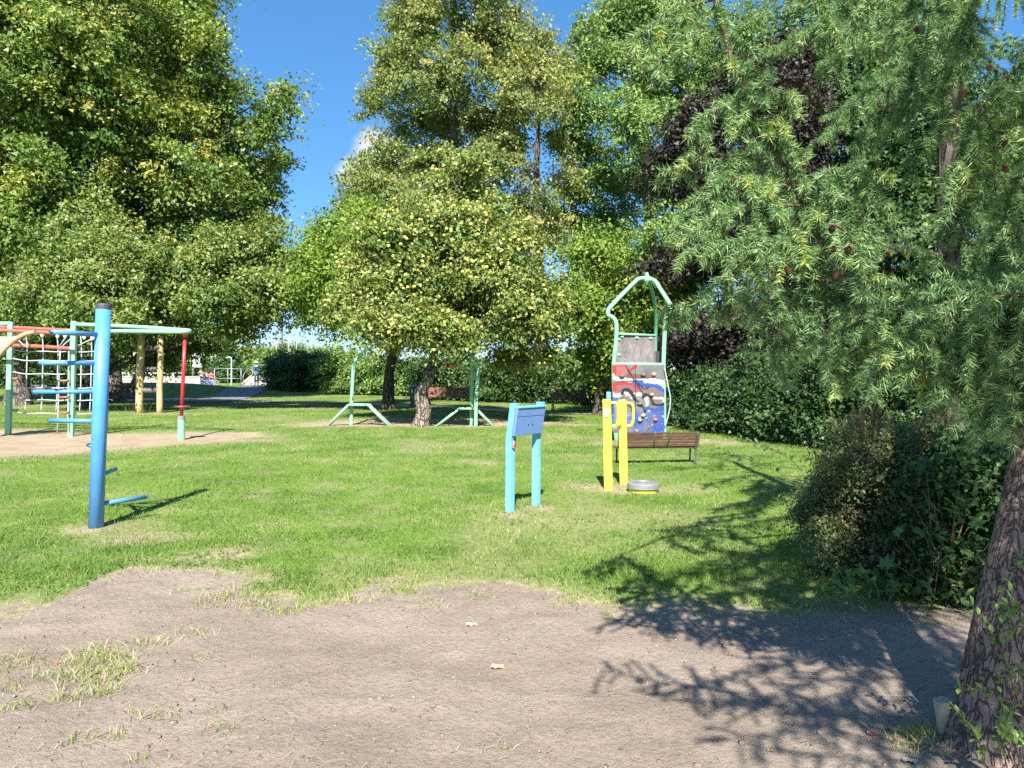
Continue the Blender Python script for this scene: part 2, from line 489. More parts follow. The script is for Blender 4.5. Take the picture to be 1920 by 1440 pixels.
# ------------------------------------------------------------------ ground
BX, BD = zip(*[(p[0], p[1]) for p in (G(x, y) for x, y in
    ((-500, 1190), (-200, 1150), (0, 1138), (110, 1120), (190, 1085), (290, 1066), (380, 1070), (430, 1085), (560, 1140), (620, 1125), (700, 1103),
     (790, 1125), (850, 1100), (960, 1092), (1050, 1112), (1150, 1128), (1300, 1142), (1480, 1150), (1650, 1138), (1800, 1148), (1950, 1150), (2400, 1150)))])
def soil_field(x, y):
    """>0 on the bare soil"""
    n = (fbm(x * 1.7, y * 1.7, 3, 4) - .5) * 1.1 + (fbm(x * 7, y * 7, 9, 3) - .5) * .5
    d = np.interp(x, BX, BD) - y + n * .8
    back = (y + 2.0)          # soil strip ends behind the photographer
    return np.minimum(d, back)
SAND = [(G(x, y)[0], G(x, y)[1]) for x, y in ((-420, 850), (-120, 862), (0, 858), (110, 852), (230, 843), (350, 832), (470, 822), (505, 817), (480, 811), (330, 812), (190, 817), (60, 806), (-100, 808), (-420, 812))]
SWINGSAND = [(G(x, y)[0], G(x, y)[1]) for x, y in ((540, 797), (700, 799), (900, 799), (1000, 797), (1040, 792), (930, 786), (780, 786), (650, 789), (560, 792))]
def poly_sd(x, y, poly):
    p = np.array(poly); n = len(p)
    best = np.full(np.shape(x), 1e9); inside = np.zeros(np.shape(x), bool)
    for i in range(n):
        a, b = p[i], p[(i + 1) % n]
        e = b - a
        t = np.clip(((x - a[0]) * e[0] + (y - a[1]) * e[1]) / (e @ e), 0, 1)
        best = np.minimum(best, (x - a[0] - t * e[0]) ** 2 + (y - a[1] - t * e[1]) ** 2)
        c = ((a[1] > y) != (b[1] > y)) & (x < (b[0] - a[0]) * (y - a[1]) / (b[1] - a[1] + 1e-12) + a[0])
        inside ^= c
    return np.where(inside, 1, -1) * np.sqrt(best)
def sand_field(x, y):
    n = (fbm(x * 1.1, y * 1.1, 21, 4) - .5) * 1.2
    return np.maximum(poly_sd(x, y, SAND), poly_sd(x, y, SWINGSAND)) + n
WORN = [(*G(250, 1008)[:2], .7, .35), (*G(185, 992)[:2], .45, .3), (*G(960, 968)[:2], .25, .2), (*G(1010, 955)[:2], .3, .2), (*G(1190, 918)[:2], 1.0, .4), (*G(1100, 912)[:2], .5, .25),
        (*G(900, 868)[:2], .45, .3), (*G(1080, 796)[:2], .8, .6), (*G(1160, 833)[:2], 1.0, .6), (*G(1320, 830)[:2], 1.6, .8), (*G(280, 776)[:2], 1.2, .8), (*G(410, 1040)[:2], .35, .4),
        (*G(660, 795)[:2], 1.6, .9), (*G(480, 825)[:2], 1.5, .5), (*G(730, 1085)[:2], .4, .12), (*G(880, 1090)[:2], .6, .12)]
def worn_field(x, y):
    w = np.zeros(np.shape(x))
    for cx, cy, rx, ry in WORN:
        w = np.maximum(w, 1.15 - np.sqrt(((x - cx) / rx) ** 2 + ((y - cy) / ry) ** 2))
    w = w + (fbm(x * 3, y * 3, 31, 4) - .5) * 1.3
    edge = np.clip(1 - (-soil_field(x, y)) / .45, 0, 1) * .75
    edge2 = np.clip(1 - (-sand_field(x, y)) / .8, 0, 1) * .8
    patch = np.clip((fbm(x * .55, y * .55, 41, 4) - .62) * 3.5, 0, .4)
    return np.clip(np.maximum(np.maximum(w, patch), np.maximum(edge, edge2)), 0, 1)
def terrain(x, y):
    x = np.asarray(x, float); y = np.asarray(y, float)
    z = (fbm(x * .5, y * .5, 51, 3) - .5) * .06 * np.clip((y - 5) / 4, 0, 1)
    s = np.clip(soil_field(x, y) * 2.5 + .5, 0, 1) * np.clip((9 - y) / 2, 0, 1)
    z = z + s * ((fbm(x * 3, y * 3, 61, 4) - .5) * .075 + (fbm(x * 14, y * 14, 71, 3) - .5) * .026 - .012)
    z = z + np.clip(sand_field(x, y), 0, .5) * -.06
    z = z + 0.6 * np.exp(-(((x + 24.5) / 7.0) ** 4 + ((y - 48) / 5) ** 2))
    return z
def axis(fine_lo, fine_hi, step, far_lo, far_hi, grow):
    a = list(np.arange(fine_lo, fine_hi, step))
    s = step
    while a[-1] < far_hi: s *= grow; a.append(a[-1] + s)
    s = step
    while a[0] > far_lo: s *= grow; a.insert(0, a[0] - s)
    return np.array(a)
gx = axis(-3.8, 3.8, .05, -420, 420, 1.08)
gy = axis(2.6, 6.2, .042, -60, 700, 1.042)
X, Y = np.meshgrid(gx, gy)
Z = terrain(X, Y)
xc = (X[:-1, :-1] + X[1:, 1:]) / 2; yc = (Y[:-1, :-1] + Y[1:, 1:]) / 2
is_soil = soil_field(xc, yc) > 0
is_sand = (~is_soil) & (sand_field(xc, yc) > 0) & (yc > 10) & (yc < 30)
idx = np.arange(X.size).reshape(X.shape)
quads = np.stack([idx[:-1, :-1], idx[:-1, 1:], idx[1:, 1:], idx[1:, :-1]], -1)
allv = np.stack([X, Y, Z], -1).reshape(-1, 3)
wv = worn_field(X, Y).ravel()
def sheet(name, mask, mat):
    q = quads[mask]
    u, inv = np.unique(q, return_inverse=True)
    o = mesh_np(name, allv[u], inv.reshape(q.shape), M[mat], None, {'worn': wv[u]}, True, 'structure')
    return o
sheet('ground', ~is_soil & ~is_sand, 'lawn')
sheet('bare_soil', is_soil, 'soil')
sheet('sand', is_sand, 'sand')

def strip(name, left, right, mat, z=.02):
    """a path sheet between two ground outlines"""
    k = 5
    L = smooth_path([(*p, 0) for p in left], k); R = smooth_path([(*p, 0) for p in right], k)
    vs, fs = [], []
    for a, b in zip(L, R):
        for t in np.linspace(0, 1, 5):
            q = a * (1 - t) + b * t
            vs.append((q[0], q[1], float(terrain(q[0], q[1])) + z))
    for i in range(len(L) - 1):
        for j in range(4):
            fs.append((i * 5 + j, i * 5 + j + 1, (i + 1) * 5 + j + 1, (i + 1) * 5 + j))
    me = bpy.data.meshes.new(name); me.from_pydata(vs, [], fs); me.update()
    return link_mesh(name, me, M[mat], None, 'structure')
g2 = lambda x, y: tuple(G(x, y)[:2])
strip('path', [g2(150, 748.5), g2(300, 748), g2(385, 745), g2(420, 737), g2(446, 728), g2(456, 722.6)],
      [g2(150, 753), g2(300, 754), g2(440, 752), g2(482, 740), g2(502, 729), g2(509, 723.2)], 'asphalt', .025)
strip('footpath', [g2(440, 749), g2(560, 752.5), g2(680, 756), g2(850, 764), g2(1000, 771), g2(1120, 774), g2(1300, 778)],
      [g2(440, 752), g2(560, 755.5), g2(680, 759.5), g2(850, 768), g2(1000, 775.5), g2(1120, 779), g2(1300, 783)], 'gravel', .018)

# ------------------------------------------------------------------ leaves, crowns, trees
def unit(a): return a / (np.linalg.norm(a, axis=-1, keepdims=True) + 1e-9)
def leaf_quads(pos, axis_, nrm, L, W, fold=.12):
    axis_ = unit(axis_)
    nrm = unit(nrm - axis_ * np.sum(nrm * axis_, -1, keepdims=True))
    side = np.cross(axis_, nrm)
    L = np.broadcast_to(L, len(pos))[:, None]; W = np.broadcast_to(W, len(pos))[:, None]
    v0 = pos - axis_ * L * .5
    v1 = pos - axis_ * L * .06 + side * W * .5 + nrm * W * fold
    v2 = pos + axis_ * L * .5
    v3 = pos - axis_ * L * .06 - side * W * .5 + nrm * W * fold
    v = np.stack([v0, v1, v2, v3], 1).reshape(-1, 3)
    b = np.arange(len(pos)) * 4
    f = np.concatenate([np.stack([b, b + 1, b + 2], 1), np.stack([b, b + 2, b + 3], 1)])
    return v, f
def leaf_tris(pos, axis_, nrm, L, W):
    axis_ = unit(axis_)
    side = unit(np.cross(axis_, nrm))
    L = np.broadcast_to(L, len(pos))[:, None]; W = np.broadcast_to(W, len(pos))[:, None]
    v = np.stack([pos - axis_ * L * .45 + side * W * .5, pos - axis_ * L * .3 - side * W * .5, pos + axis_ * L * .55], 1).reshape(-1, 3)
    return v, np.arange(len(v)).reshape(-1, 3)
def px_lobes(lst, d, zs=1.0, dj=.25, seed=0):
    """crown lobes given by where they show and how big: (px, py, rx, ry[, depth shift])"""
    rng = random.Random(seed)
    out = []
    for l in lst:
        dd = d + (l[4] if len(l) > 4 else rng.uniform(-1, 1) * dj * .08 * d)
        c = P(l[0], l[1], dd)
        rx, rz = l[2] / F * dd, l[3] / F * dd
        out.append([*c, rx, (rx + rz) * .5 * zs, rz])
    return np.array(out)
def crown(name, parent, lobes, n, per, cr, L, W, mat, seed=0, shell=.24, flat=.34, aspect=(1, 1), droop=.5, tint0=0., kind=None, tri=True, fill=0, fs=.34):
    rng = np.random.default_rng(seed)
    lob = np.asarray(lobes, float)
    w = (lob[:, 3] * lob[:, 5] + lob[:, 3] * lob[:, 4] + lob[:, 4] * lob[:, 5])
    k = rng.choice(len(lob), n, p=w / w.sum())
    dr = unit(rng.normal(size=(n, 3)))
    u = np.clip(1 - np.abs(rng.normal(0, shell, n)), .25, 1.0)
    u = u * (1 + .75 * (vnoise(dr[:, 0] * 2.6 + k * 7.3 + 50, dr[:, 2] * 2.6 + dr[:, 1] * 1.7 + 50, seed) - .5))
    cc = lob[k, :3] + dr * lob[k, 3:] * u[:, None]
    up = np.array([0, 0, 1.0])
    cn = unit(dr * .4 + up * 1.0 + rng.normal(size=(n, 3)) * .22)
    size = cr * rng.uniform(.55, 1.5, n)
    tw = unit(dr + rng.normal(size=(n, 3)) * .6 - up * .2)          # the twig that the clump sits on
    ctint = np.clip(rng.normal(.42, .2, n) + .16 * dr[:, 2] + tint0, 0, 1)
    cnt = np.maximum(4, (per * rng.uniform(.5, 1.5, n) * (size / cr) ** 1.3)).astype(int)
    ci = np.repeat(np.arange(n), cnt); T = len(ci)
    off = np.clip(rng.normal(size=(T, 3)), -1.5, 1.5) * .55
    nn = cn[ci]
    off = off - nn * np.sum(off * nn, -1, keepdims=True) * (1 - flat)
    off = off + tw[ci] * (np.clip(rng.normal(size=(T, 1)), -1.4, 1.4) * .7)
    r2 = np.sum(off * off, 1)
    off[:, 2] -= r2 * .16
    pos = cc[ci] + off * size[ci][:, None]
    ax = unit(rng.normal(size=(T, 3)) + tw[ci] * .6 - up * droop)
    nr = unit(nn * .8 + dr[ci] * .5 + rng.normal(size=(T, 3)) * .6)
    s = rng.uniform(.6, 1.38, T)
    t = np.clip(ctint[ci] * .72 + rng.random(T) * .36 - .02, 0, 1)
    LL, WW = L * s, W * s
    if fill:          # oversized filler leaves in darker tints, closing the inside of the crown
        kf = rng.choice(len(lob), fill, p=w / w.sum())
        pf = lob[kf, :3] + unit(rng.normal(size=(fill, 3))) * lob[kf, 3:] * (rng.random(fill) ** .5 * .62)[:, None]
        pos = np.concatenate([pos, pf]); ax = np.concatenate([ax, rng.normal(size=(fill, 3))]); nr = np.concatenate([nr, unit(rng.normal(size=(fill, 3)) + np.array([0, -.8, .3]))])
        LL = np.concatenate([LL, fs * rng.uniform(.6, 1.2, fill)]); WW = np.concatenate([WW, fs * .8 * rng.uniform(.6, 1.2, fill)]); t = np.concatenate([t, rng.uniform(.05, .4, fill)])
    keep = pos[:, 2] > .05
    pos, ax, nr, LL, WW, t = (a[keep] for a in (pos, ax, nr, LL, WW, t))
    if tri: v, f = leaf_tris(pos, ax, nr, LL, WW); k_ = 3
    else: v, f = leaf_quads(pos, ax, nr, LL, WW); k_ = 4
    return mesh_np(name, v, f, M[mat], parent, {'tint': np.repeat(t, k_)}, False, kind), cc

def limbs_to(mb, trunk, lobes, r0, seed, sub=5, n_max=40, low=.25):
    """limbs from the trunk polyline into each lobe"""
    rng = random.Random(seed)
    tp = smooth_path(trunk, 8)
    zt = [p[2] for p in tp]
    for i, l in enumerate(lobes[:n_max]):
        c = l[:3]
        zstart = max(zt[0] + (zt[-1] - zt[0]) * low, min(zt[-1], c[2] - .5 * abs(c[0] - tp[0][0]) - l[5] * .6))
        j = int(np.argmin([abs(z - zstart) for z in zt]))
        a = np.array(tp[j])
        mid = a * .5 + c * .5 + np.array([rng.uniform(-.3, .3), rng.uniform(-.3, .3), rng.uniform(0, .5)])
        pth = smooth_path([a, mid, c], 5)
        r = r0 * rng.uniform(.7, 1.1)
        mb.tube(pth, list(np.linspace(r, r * .35, len(pth))), 6, False, seed=i)
        for s in range(sub):
            d = unit(np.array([rng.gauss(0, 1), rng.gauss(0, 1), rng.gauss(.2, 1)]))
            st = pth[rng.randint(len(pth) // 2, len(pth) - 1)]
            e = c + d * l[3:] * rng.uniform(.7, 1.0)
            m2 = st * .5 + e * .5 + np.array([rng.gauss(0, .12), rng.gauss(0, .12), rng.gauss(.1, .12)])
            p2 = smooth_path([st, m2, e], 4)
            mb.tube(p2, list(np.linspace(r * .32, r * .08, len(p2))), 4, False, seed=s)

def tree(name, label, cat, base, trunk_pts, trunk_r, lobes, n, per, cr, L, W, leaf, bark_m='bark', seed=0, group=None, sub=4, limb_r=.07, tint0=0., shell=.24, flare=1.35, crown_kw=None, low=.25, taper=.35, fill=4500, rprof=None):
    t = thing(name, label, cat, base, group)
    mb = MB()
    pts = smooth_path([base] + trunk_pts, 6)
    rs = np.linspace(trunk_r, trunk_r * taper, len(pts)) if rprof is None else np.interp(np.linspace(0, 1, len(pts)), np.linspace(0, 1, len(rprof)), rprof); rs[0] *= flare; rs[1] *= 1 + (flare - 1) * .45
    p0 = np.array(pts[0]); p0[2] -= .08; pts[0] = p0
    mb.tube(pts, list(rs), 14, False, rough=.07, seed=seed)
    limbs_to(mb, [base] + trunk_pts, lobes, limb_r, seed, sub, low=low)
    mb.build('trunk', M[bark_m], t)
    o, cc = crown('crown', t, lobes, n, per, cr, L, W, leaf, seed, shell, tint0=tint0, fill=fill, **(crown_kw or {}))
    return t, cc

def gz(x, y): return float(terrain(x, y))
def base_at(px, d):
    x = (px - 960) / F * d
    return np.array([x, d, gz(x, d)])

# --- big lindens on the left
A_l = [(40, 60, 190, 120), (160, 20, 150, 110), (20, 260, 170, 120), (120, 190, 150, 110), (-160, 200, 190, 200), (90, 400, 160, 100), (-60, 440, 170, 120), (0, 550, 110, 70), (-10, -150, 260, 130), (150, 520, 80, 50)]
d = 31
b = base_at(34, d)
tree('linden_tree', 'huge dense linden at the far left edge, its trunk seen through the climbing net', 'tree', b,
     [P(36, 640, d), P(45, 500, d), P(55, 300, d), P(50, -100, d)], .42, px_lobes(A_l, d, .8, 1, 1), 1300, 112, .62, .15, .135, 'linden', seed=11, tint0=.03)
B_l = [(280, 80, 130, 100), (330, 180, 100, 90), (240, 220, 140, 100), (330, 330, 140, 90), (430, 290, 75, 75), (430, 400, 85, 65), (250, 380, 120, 80), (500, 210, 48, 55), (535, 170, 25, 35), (475, 470, 50, 45),
       (345, 20, 70, 80), (385, 90, 40, 50), (300, 480, 130, 60), (405, 190, 60, 60), (480, 350, 40, 50), (280, -110, 180, 120), (520, 300, 22, 22), (515, 410, 28, 14)]
d = 35
b = base_at(212, d)
tree('linden_tree', 'tall linden left of the blue sky gap, behind the wooden pole ladder', 'tree', b,
     [P(212, 640, d), P(225, 480, d), P(260, 280, d), P(275, -60, d)], .40, px_lobes(B_l, d, .9, 1, 2), 1300, 112, .60, .15, .135, 'linden', seed=12, tint0=.02)

# --- apple tree on the left, in front of the lindens
C_l = [(160, 510, 90, 60), (230, 480, 80, 60), (320, 510, 90, 60), (420, 490, 80, 60), (485, 470, 55, 55), (90, 570, 90, 45), (200, 590, 100, 38), (310, 580, 90, 45), (410, 570, 80, 45), (490, 545, 60, 45), (40, 600, 70, 30), (470, 595, 50, 25), (150, 440, 60, 40), (440, 620, 30, 22), (250, 640, 90, 30, 5), (340, 640, 60, 32, 5), (130, 645, 70, 30, 4), (60, 640, 60, 30, 4), (290, 672, 50, 18, 5), (390, 632, 50, 26, 5)]
d = 27
b = base_at(330, 30)
left_apple, cc_left = tree('apple_tree', 'spreading apple tree under the lindens above the net and the wooden ladder', 'tree', base_at(165, 29),
     [P(170, 690, 29), P(190, 620, 28.5), P(230, 560, 28)], .19, px_lobes(C_l, d, 1.0, 1, 3), 1200, 86, .42, .12, .09, 'apple_leaf', 'bark_dark', seed=13, limb_r=.06, tint0=-.1, crown_kw={'droop': .7})

# --- tall pale tree in the middle
D_l = [(850, -60, 130, 90), (790, 40, 70, 60), (900, 50, 75, 70), (745, 110, 55, 55), (840, 140, 110, 70), (935, 110, 55, 60), (705, 195, 30, 35), (790, 220, 100, 60), (890, 230, 80, 60), (720, 275, 50, 40), (820, 310, 110, 50), (665, 370, 38, 20), (735, 355, 75, 40), (930, 300, 50, 50), (760, 20, 35, 50), (960, 40, 30, 45), (720, 160, 28, 26), (960, 230, 40, 50), (700, 330, 60, 40), (980, 400, 60, 50), (880, 380, 120, 50)]
d = 36
tree('pale_tree', 'tall pale yellow green tree rising behind the fruit laden apple tree', 'tree', base_at(856, d),
     [P(858, 600, d), P(852, 330, d), P(850, 120, d), P(850, -150, d)], .30, px_lobes(D_l, d, .9, 1, 4), 1050, 100, .46, .13, .105, 'linden_pale', seed=14, limb_r=.06, shell=.4, fill=200, sub=8)
# --- thin half bare tree beside it
E_l = [(1055, 330, 30, 40), (975, 400, 30, 25), (960, 120, 40, 50), (1040, 130, 40, 40), (1030, 440, 35, 30), (1000, 130, 48, 45), (1035, 190, 35, 40), (965, 185, 35, 35), (1010, 90, 25, 22), (960, 260, 22, 24), (1050, 260, 25, 25), (1020, 385, 30, 30), (985, 320, 18, 22), (1045, 420, 25, 25), (1000, 160, 70, 60), (1015, 70, 30, 30)]
d = 33
tree('slender_tree', 'slim tree with thin bare lower branches against the sky, right of the tallest tree', 'tree', base_at(1013, d),
     [P(1016, 690, d), P(1010, 480, d), P(1006, 330, d), P(1010, 220, d), P(1005, 130, d)], .36, px_lobes(E_l, d, 1, 1, 5), 430, 50, .42, .13, .10, 'linden_pale', 'bark_dark', seed=15, sub=14, limb_r=.05, flare=1.25, low=.45, tint0=.1, taper=.1, fill=0, rprof=[.36, .33, .2, .13, .09, .03])
# --- bright tree right of the middle
F_l = [(1170, 40, 70, 60), (1120, 110, 55, 55), (1230, 120, 90, 80), (1110, 200, 50, 55), (1190, 230, 85, 75), (1290, 220, 70, 80), (1115, 320, 60, 55), (1220, 340, 100, 70), (1320, 340, 80, 80), (1140, 420, 70, 45), (1260, 440, 100, 60), (1150, 30, 35, 40), (1320, 90, 70, 80), (1240, 20, 80, 60), (1080, 350, 35, 45), (1085, 130, 30, 35), (1070, 180, 40, 40), (1065, 270, 40, 45), (1070, 420, 50, 45), (1090, 60, 40, 40), (1400, 120, 80, 120)]
d = 37
tree('bright_tree', 'tall fresh green tree behind the climbing tower, left of the purple beech', 'tree', base_at(1225, d),
     [P(1222, 600, d), P(1215, 350, d), P(1200, 120, d), P(1190, -40, d)], .32, px_lobes(F_l, d, .9, 1, 6), 1150, 100, .48, .14, .115, 'maple', seed=16, limb_r=.06, shell=.36, fill=800, sub=6)
# --- lime green small trees
G_l = [(640, 430, 60, 40), (585, 480, 45, 32), (690, 420, 55, 50), (640, 530, 80, 45), (560, 540, 35, 32), (600, 585, 45, 24), (700, 480, 70, 55), (535, 560, 22, 18), (700, 580, 60, 50), (620, 500, 60, 40), (665, 480, 60, 40)]
d = 27.7
tree('lime_tree', 'lime green tree whose trunk stands just right of the left swing post', 'tree', base_at(728, d),
     [P(730, 700, d), P(738, 640, d), P(715, 540, d), P(680, 460, d)], .22, px_lobes(G_l, d, 1, 1, 7), 900, 60, .42, .12, .095, 'lime', 'bark_dark', seed=17, limb_r=.05)
H_l = [(1120, 470, 60, 40), (1170, 530, 65, 50), (1090, 560, 50, 55), (1140, 610, 65, 45), (1210, 500, 55, 45), (1230, 580, 55, 50), (1105, 675, 40, 28), (1190, 640, 55, 45), (1270, 530, 55, 55), (1280, 620, 45, 45), (1140, 690, 30, 18)]
d = 24.5
tree('lime_tree', 'lime green tree with a thin dark trunk just left of the climbing tower', 'tree', base_at(1122, d),
     [P(1126, 720, d), P(1138, 660, d), P(1150, 580, d), P(1155, 500, d)], .17, px_lobes(H_l, d, 1, 1, 8), 1000, 60, .38, .11, .085, 'lime', 'bark_dark', seed=18, limb_r=.045)
# --- copper beech
I_l = [(1300, 250, 50, 80), (1400, 190, 70, 80), (1480, 250, 75, 95), (1330, 330, 70, 50), (1420, 340, 90, 70), (1260, 300, 30, 40), (1350, 480, 90, 40), (1450, 450, 90, 60), (1240, 497, 55, 14), (1330, 660, 80, 50), (1420, 620, 100, 80), (1390, 710, 80, 40), (1275, 655, 40, 16), (1500, 120, 60, 60), (1540, 560, 90, 90), (1300, 600, 40, 14)]
d = 20.5
tree('copper_beech', 'purple leaved copper beech between the climbing tower and the larch sprays', 'tree', base_at(1490, d),
     [P(1488, 700, d), P(1480, 560, d), P(1470, 360, d), P(1460, 100, d)], .24, px_lobes(I_l, d, 1, 1, 9), 1250, 78, .40, .105, .085, 'copper', 'bark_dark', seed=19, limb_r=.045, crown_kw={'flat': .3})
# --- dark trees closing the right side
J_l = [(1560, 120, 120, 140), (1700, 240, 150, 160), (1600, 380, 130, 120), (1660, 560, 150, 110), (1560, 650, 110, 70), (1640, 40, 90, 90)]
d = 25
tree('broadleaf_tree', 'dark broadleaf tree behind the slim second larch trunk, right of the purple beech', 'tree', base_at(1640, d),
     [P(1642, 600, d), P(1640, 350, d), P(1640, 80, d)], .30, px_lobes(J_l, d, .8, 1, 10), 900, 74, .5, .15, .12, 'dark_tree', 'bark_dark', seed=20)
K_l = [(1860, 330, 130, 120), (1980, 480, 150, 140), (1850, 560, 130, 100), (1780, 660, 130, 70), (2000, 250, 150, 150), (1930, 680, 120, 70), (2150, 300, 160, 200), (1760, 450, 90, 90)]
d = 22
tree('broadleaf_tree', 'dark broadleaf tree at the far right edge behind the larch branches', 'tree', base_at(1930, d),
     [P(1930, 600, d), P(1940, 350, d), P(1950, 200, d)], .28, px_lobes(K_l, d, .8, 1, 11), 900, 74, .45, .14, .11, 'dark_tree', 'bark_dark', seed=21)

# --- the apple tree full of fruit
L_l = [(760, 515, 65, 42, -1.4), (905, 515, 65, 42, -1.4), (830, 430, 75, 45, -1.0), (770, 400, 45, 35), (900, 395, 45, 35), (735, 612, 50, 26, -2.2), (795, 606, 60, 32, -2.2), (855, 618, 55, 30, -2.2), (690, 598, 40, 20, -2.2), (872, 648, 28, 16, -2.2), (960, 668, 45, 20), (1030, 668, 36, 18), (815, 645, 30, 14, -2.2), (745, 640, 22, 12, -2.0), (720, 450, 60, 40), (960, 450, 45, 40), (850, 430, 110, 50), (850, 350, 70, 40), (785, 410, 65, 45), (895, 395, 50, 40), (700, 505, 70, 45), (830, 490, 120, 65), (945, 500, 75, 60), (665, 568, 60, 35), (760, 572, 95, 46), (880, 578, 105, 46), (1000, 578, 75, 46), (1035, 555, 45, 45), (705, 598, 50, 18), (835, 606, 80, 22), (985, 611, 70, 25), (640, 593, 35, 18), (1040, 617, 30, 15), (760, 617, 25, 10), (960, 632, 30, 11), (805, 300, 45, 28), (880, 310, 40, 24)]
d = 21.4
lob = px_lobes(L_l, d, 1.0, 1, 12)
b = base_at(788, 20.2)
apple, cc = tree('apple_tree', 'apple tree loaded with yellow apples, its bent trunk standing between the swing posts', 'tree', b,
     [P(795, 770, 20.2), P(788, 740, 20.2), P(806, 705, 20.1), P(815, 660, 20.6), P(830, 560, 21.2)], .215, lob, 1550, 70, .32, .10, .075, 'apple_leaf', 'bark_apple', seed=22, limb_r=.035, sub=6, tint0=.06, crown_kw={'droop': .8}, low=.62)
# apples hang in the front and outer foliage
def apples(parent, lobes, n, r, seed):
    rng = np.random.default_rng(seed)
    w = lobes[:, 3] * lobes[:, 5]
    k = rng.choice(len(lobes), n, p=w / w.sum())
    dr = unit(rng.normal(size=(n, 3)) + np.array([0, -.7, .05]))
    pos = lobes[k, :3] + dr * lobes[k, 3:] * rng.uniform(.9, 1.1, (n, 1))
    bm = bmesh.new(); bmesh.ops.create_icosphere(bm, subdivisions=1, radius=r)
    for v in bm.verts: v.co.z *= .88
    me = bpy.data.meshes.new('apple'); bm.to_mesh(me); bm.free()
    me.materials.append(M['apple'])
    me.polygons.foreach_set('use_smooth', [True] * len(me.polygons))
    order = np.argsort(pos[:, 1])
    org = np.array(ORIGIN[parent.name])
    for i in order[:300]:
        o = bpy.data.objects.new('apple', me); o.parent = parent; o.location = V(pos[i] - org)
        s = rng.uniform(.8, 1.15); o.scale = (s, s, s); col.objects.link(o)
    rest = order[300:]
    if len(rest):
        bv = np.array([v.co for v in me.vertices]); bf = np.array([list(p.vertices) for p in me.polygons])
        v = (pos[rest][:, None, :] + bv[None] * rng.uniform(.8, 1.15, (len(rest), 1, 1))).reshape(-1, 3)
        f = (bf[None] + (np.arange(len(rest)) * len(bv))[:, None, None]).reshape(-1, 3)
        mesh_np('apples', v, f, M['apple'], parent, None, True, 'stuff')
apples(apple, lob, 800, .05, 5)
apples(left_apple, px_lobes(C_l, 27, 1.0, 1, 3), 110, .05, 6)

# ------------------------------------------------------------------ hedges and shrubs
def hedge(name, label, cat, pts, width, h, n, per, cr, L, W, leaf, seed, group=None, hv=.12, tint0=0.):
    """leafy hedge along a ground polyline"""
    rng = np.random.default_rng(seed)
    base = np.array([*pts[0], 0.0])
    t = thing(name, label, cat, base, group)
    pl = np.array(pts, float); seg = np.diff(pl, axis=0); sl = np.linalg.norm(seg, axis=1); cum = np.r_[0, np.cumsum(sl)]
    lobes = []
    m = max(3, int(cum[-1] / (width * .7)))
    mb = MB()
    for i in range(m):
        s = cum[-1] * (i + .5) / m
        j = min(len(seg) - 1, np.searchsorted(cum, s) - 1)
        p = pl[j] + seg[j] * (s - cum[j]) / sl[j]
        hh = (h if np.isscalar(h) else np.interp(s / cum[-1], np.linspace(0, 1, len(h)), h)) * (1 + rng.uniform(-hv, hv))
        for q in (.28, .72):
            lobes.append([p[0] + rng.normal(0, .1), p[1] + rng.normal(0, .1), hh * q, width * .62, width * .55, hh * .33])
        mb.tube([(p[0], p[1], -.05), (p[0] + rng.normal(0, .15), p[1], hh * .5), (p[0] + rng.normal(0, .3), p[1], hh * .8)], [.05, .03, .012], 5, False)
    mb.build('stems', M['bark_dark'], t, 'stuff')
    crown('foliage', t, lobes, int(n * 1.5), int(per * 1.4), cr, L * 1.1, W * 1.25, leaf, seed, .3, tint0=tint0, fill=1500, fs=L * 2.6)
    return t
hedge('hedge', 'dark clipped hedge right of the man in blue', 'hedge', [g2(518, 730.5), g2(560, 734), g2(622, 735)], 2.0, [2.3, 2.55, 2.5], 420, 34, .32, .11, .08, 'hedge', 31)
hedge('shrub_row', 'sunny loose shrubs between the dark hedge and the bent apple trunk', 'shrubs', [g2(620, 738), g2(700, 741), g2(790, 742)], 1.9, [2.6, 2.2, 2.2], 420, 34, .32, .11, .08, 'maple', 32)
hedge('hedge', 'shady hedge running behind the red brown bench and the dark bench', 'hedge', [g2(790, 749), g2(900, 752), g2(1020, 756), g2(1130, 760), g2(1240, 764)], 1.7, [2.0, 2.0, 2.1, 2.4, 2.4], 640, 34, .32, .11, .08, 'hedge', 33)
hedge('hedge', 'low trimmed hedge between the climbing tower and the small leaved bush', 'hedge', [g2(1262, 795), g2(1340, 805), g2(1420, 818), g2(1500, 832), g2(1620, 845), g2(1780, 855), g2(2000, 860)], 1.3, [1.1, 1.2, 1.4, 1.9, 2.3, 2.4, 2.4], 950, 44, .22, .065, .048, 'hedge', 34, tint0=-.2, hv=.3)
hedge('hedge', 'dark shrubbery far left behind the climbing net', 'hedge', [g2(-260, 738), g2(-60, 738), g2(70, 737), g2(185, 736)], 2.2, [4.5, 4.2, 3.9, 3.2], 520, 36, .5, .16, .12, 'dark_tree', 35)
hedge('shrub_row', 'yellow leaved shrubs behind the man in blue', 'shrubs', [g2(468, 712), g2(500, 711.5), g2(530, 712)], 2.4, [3.0, 2.6, 2.6], 200, 30, .45, .2, .15, 'yellow_bush', 36)
hedge('shrub_row', 'grey green bushes at the far end of the path beyond the railing', 'shrubs', [g2(395, 709), g2(440, 708), g2(520, 708), g2(640, 708)], 4.0, [4.2, 4.6, 5.0, 4.6], 420, 34, .7, .28, .2, 'linden_pale', 37)

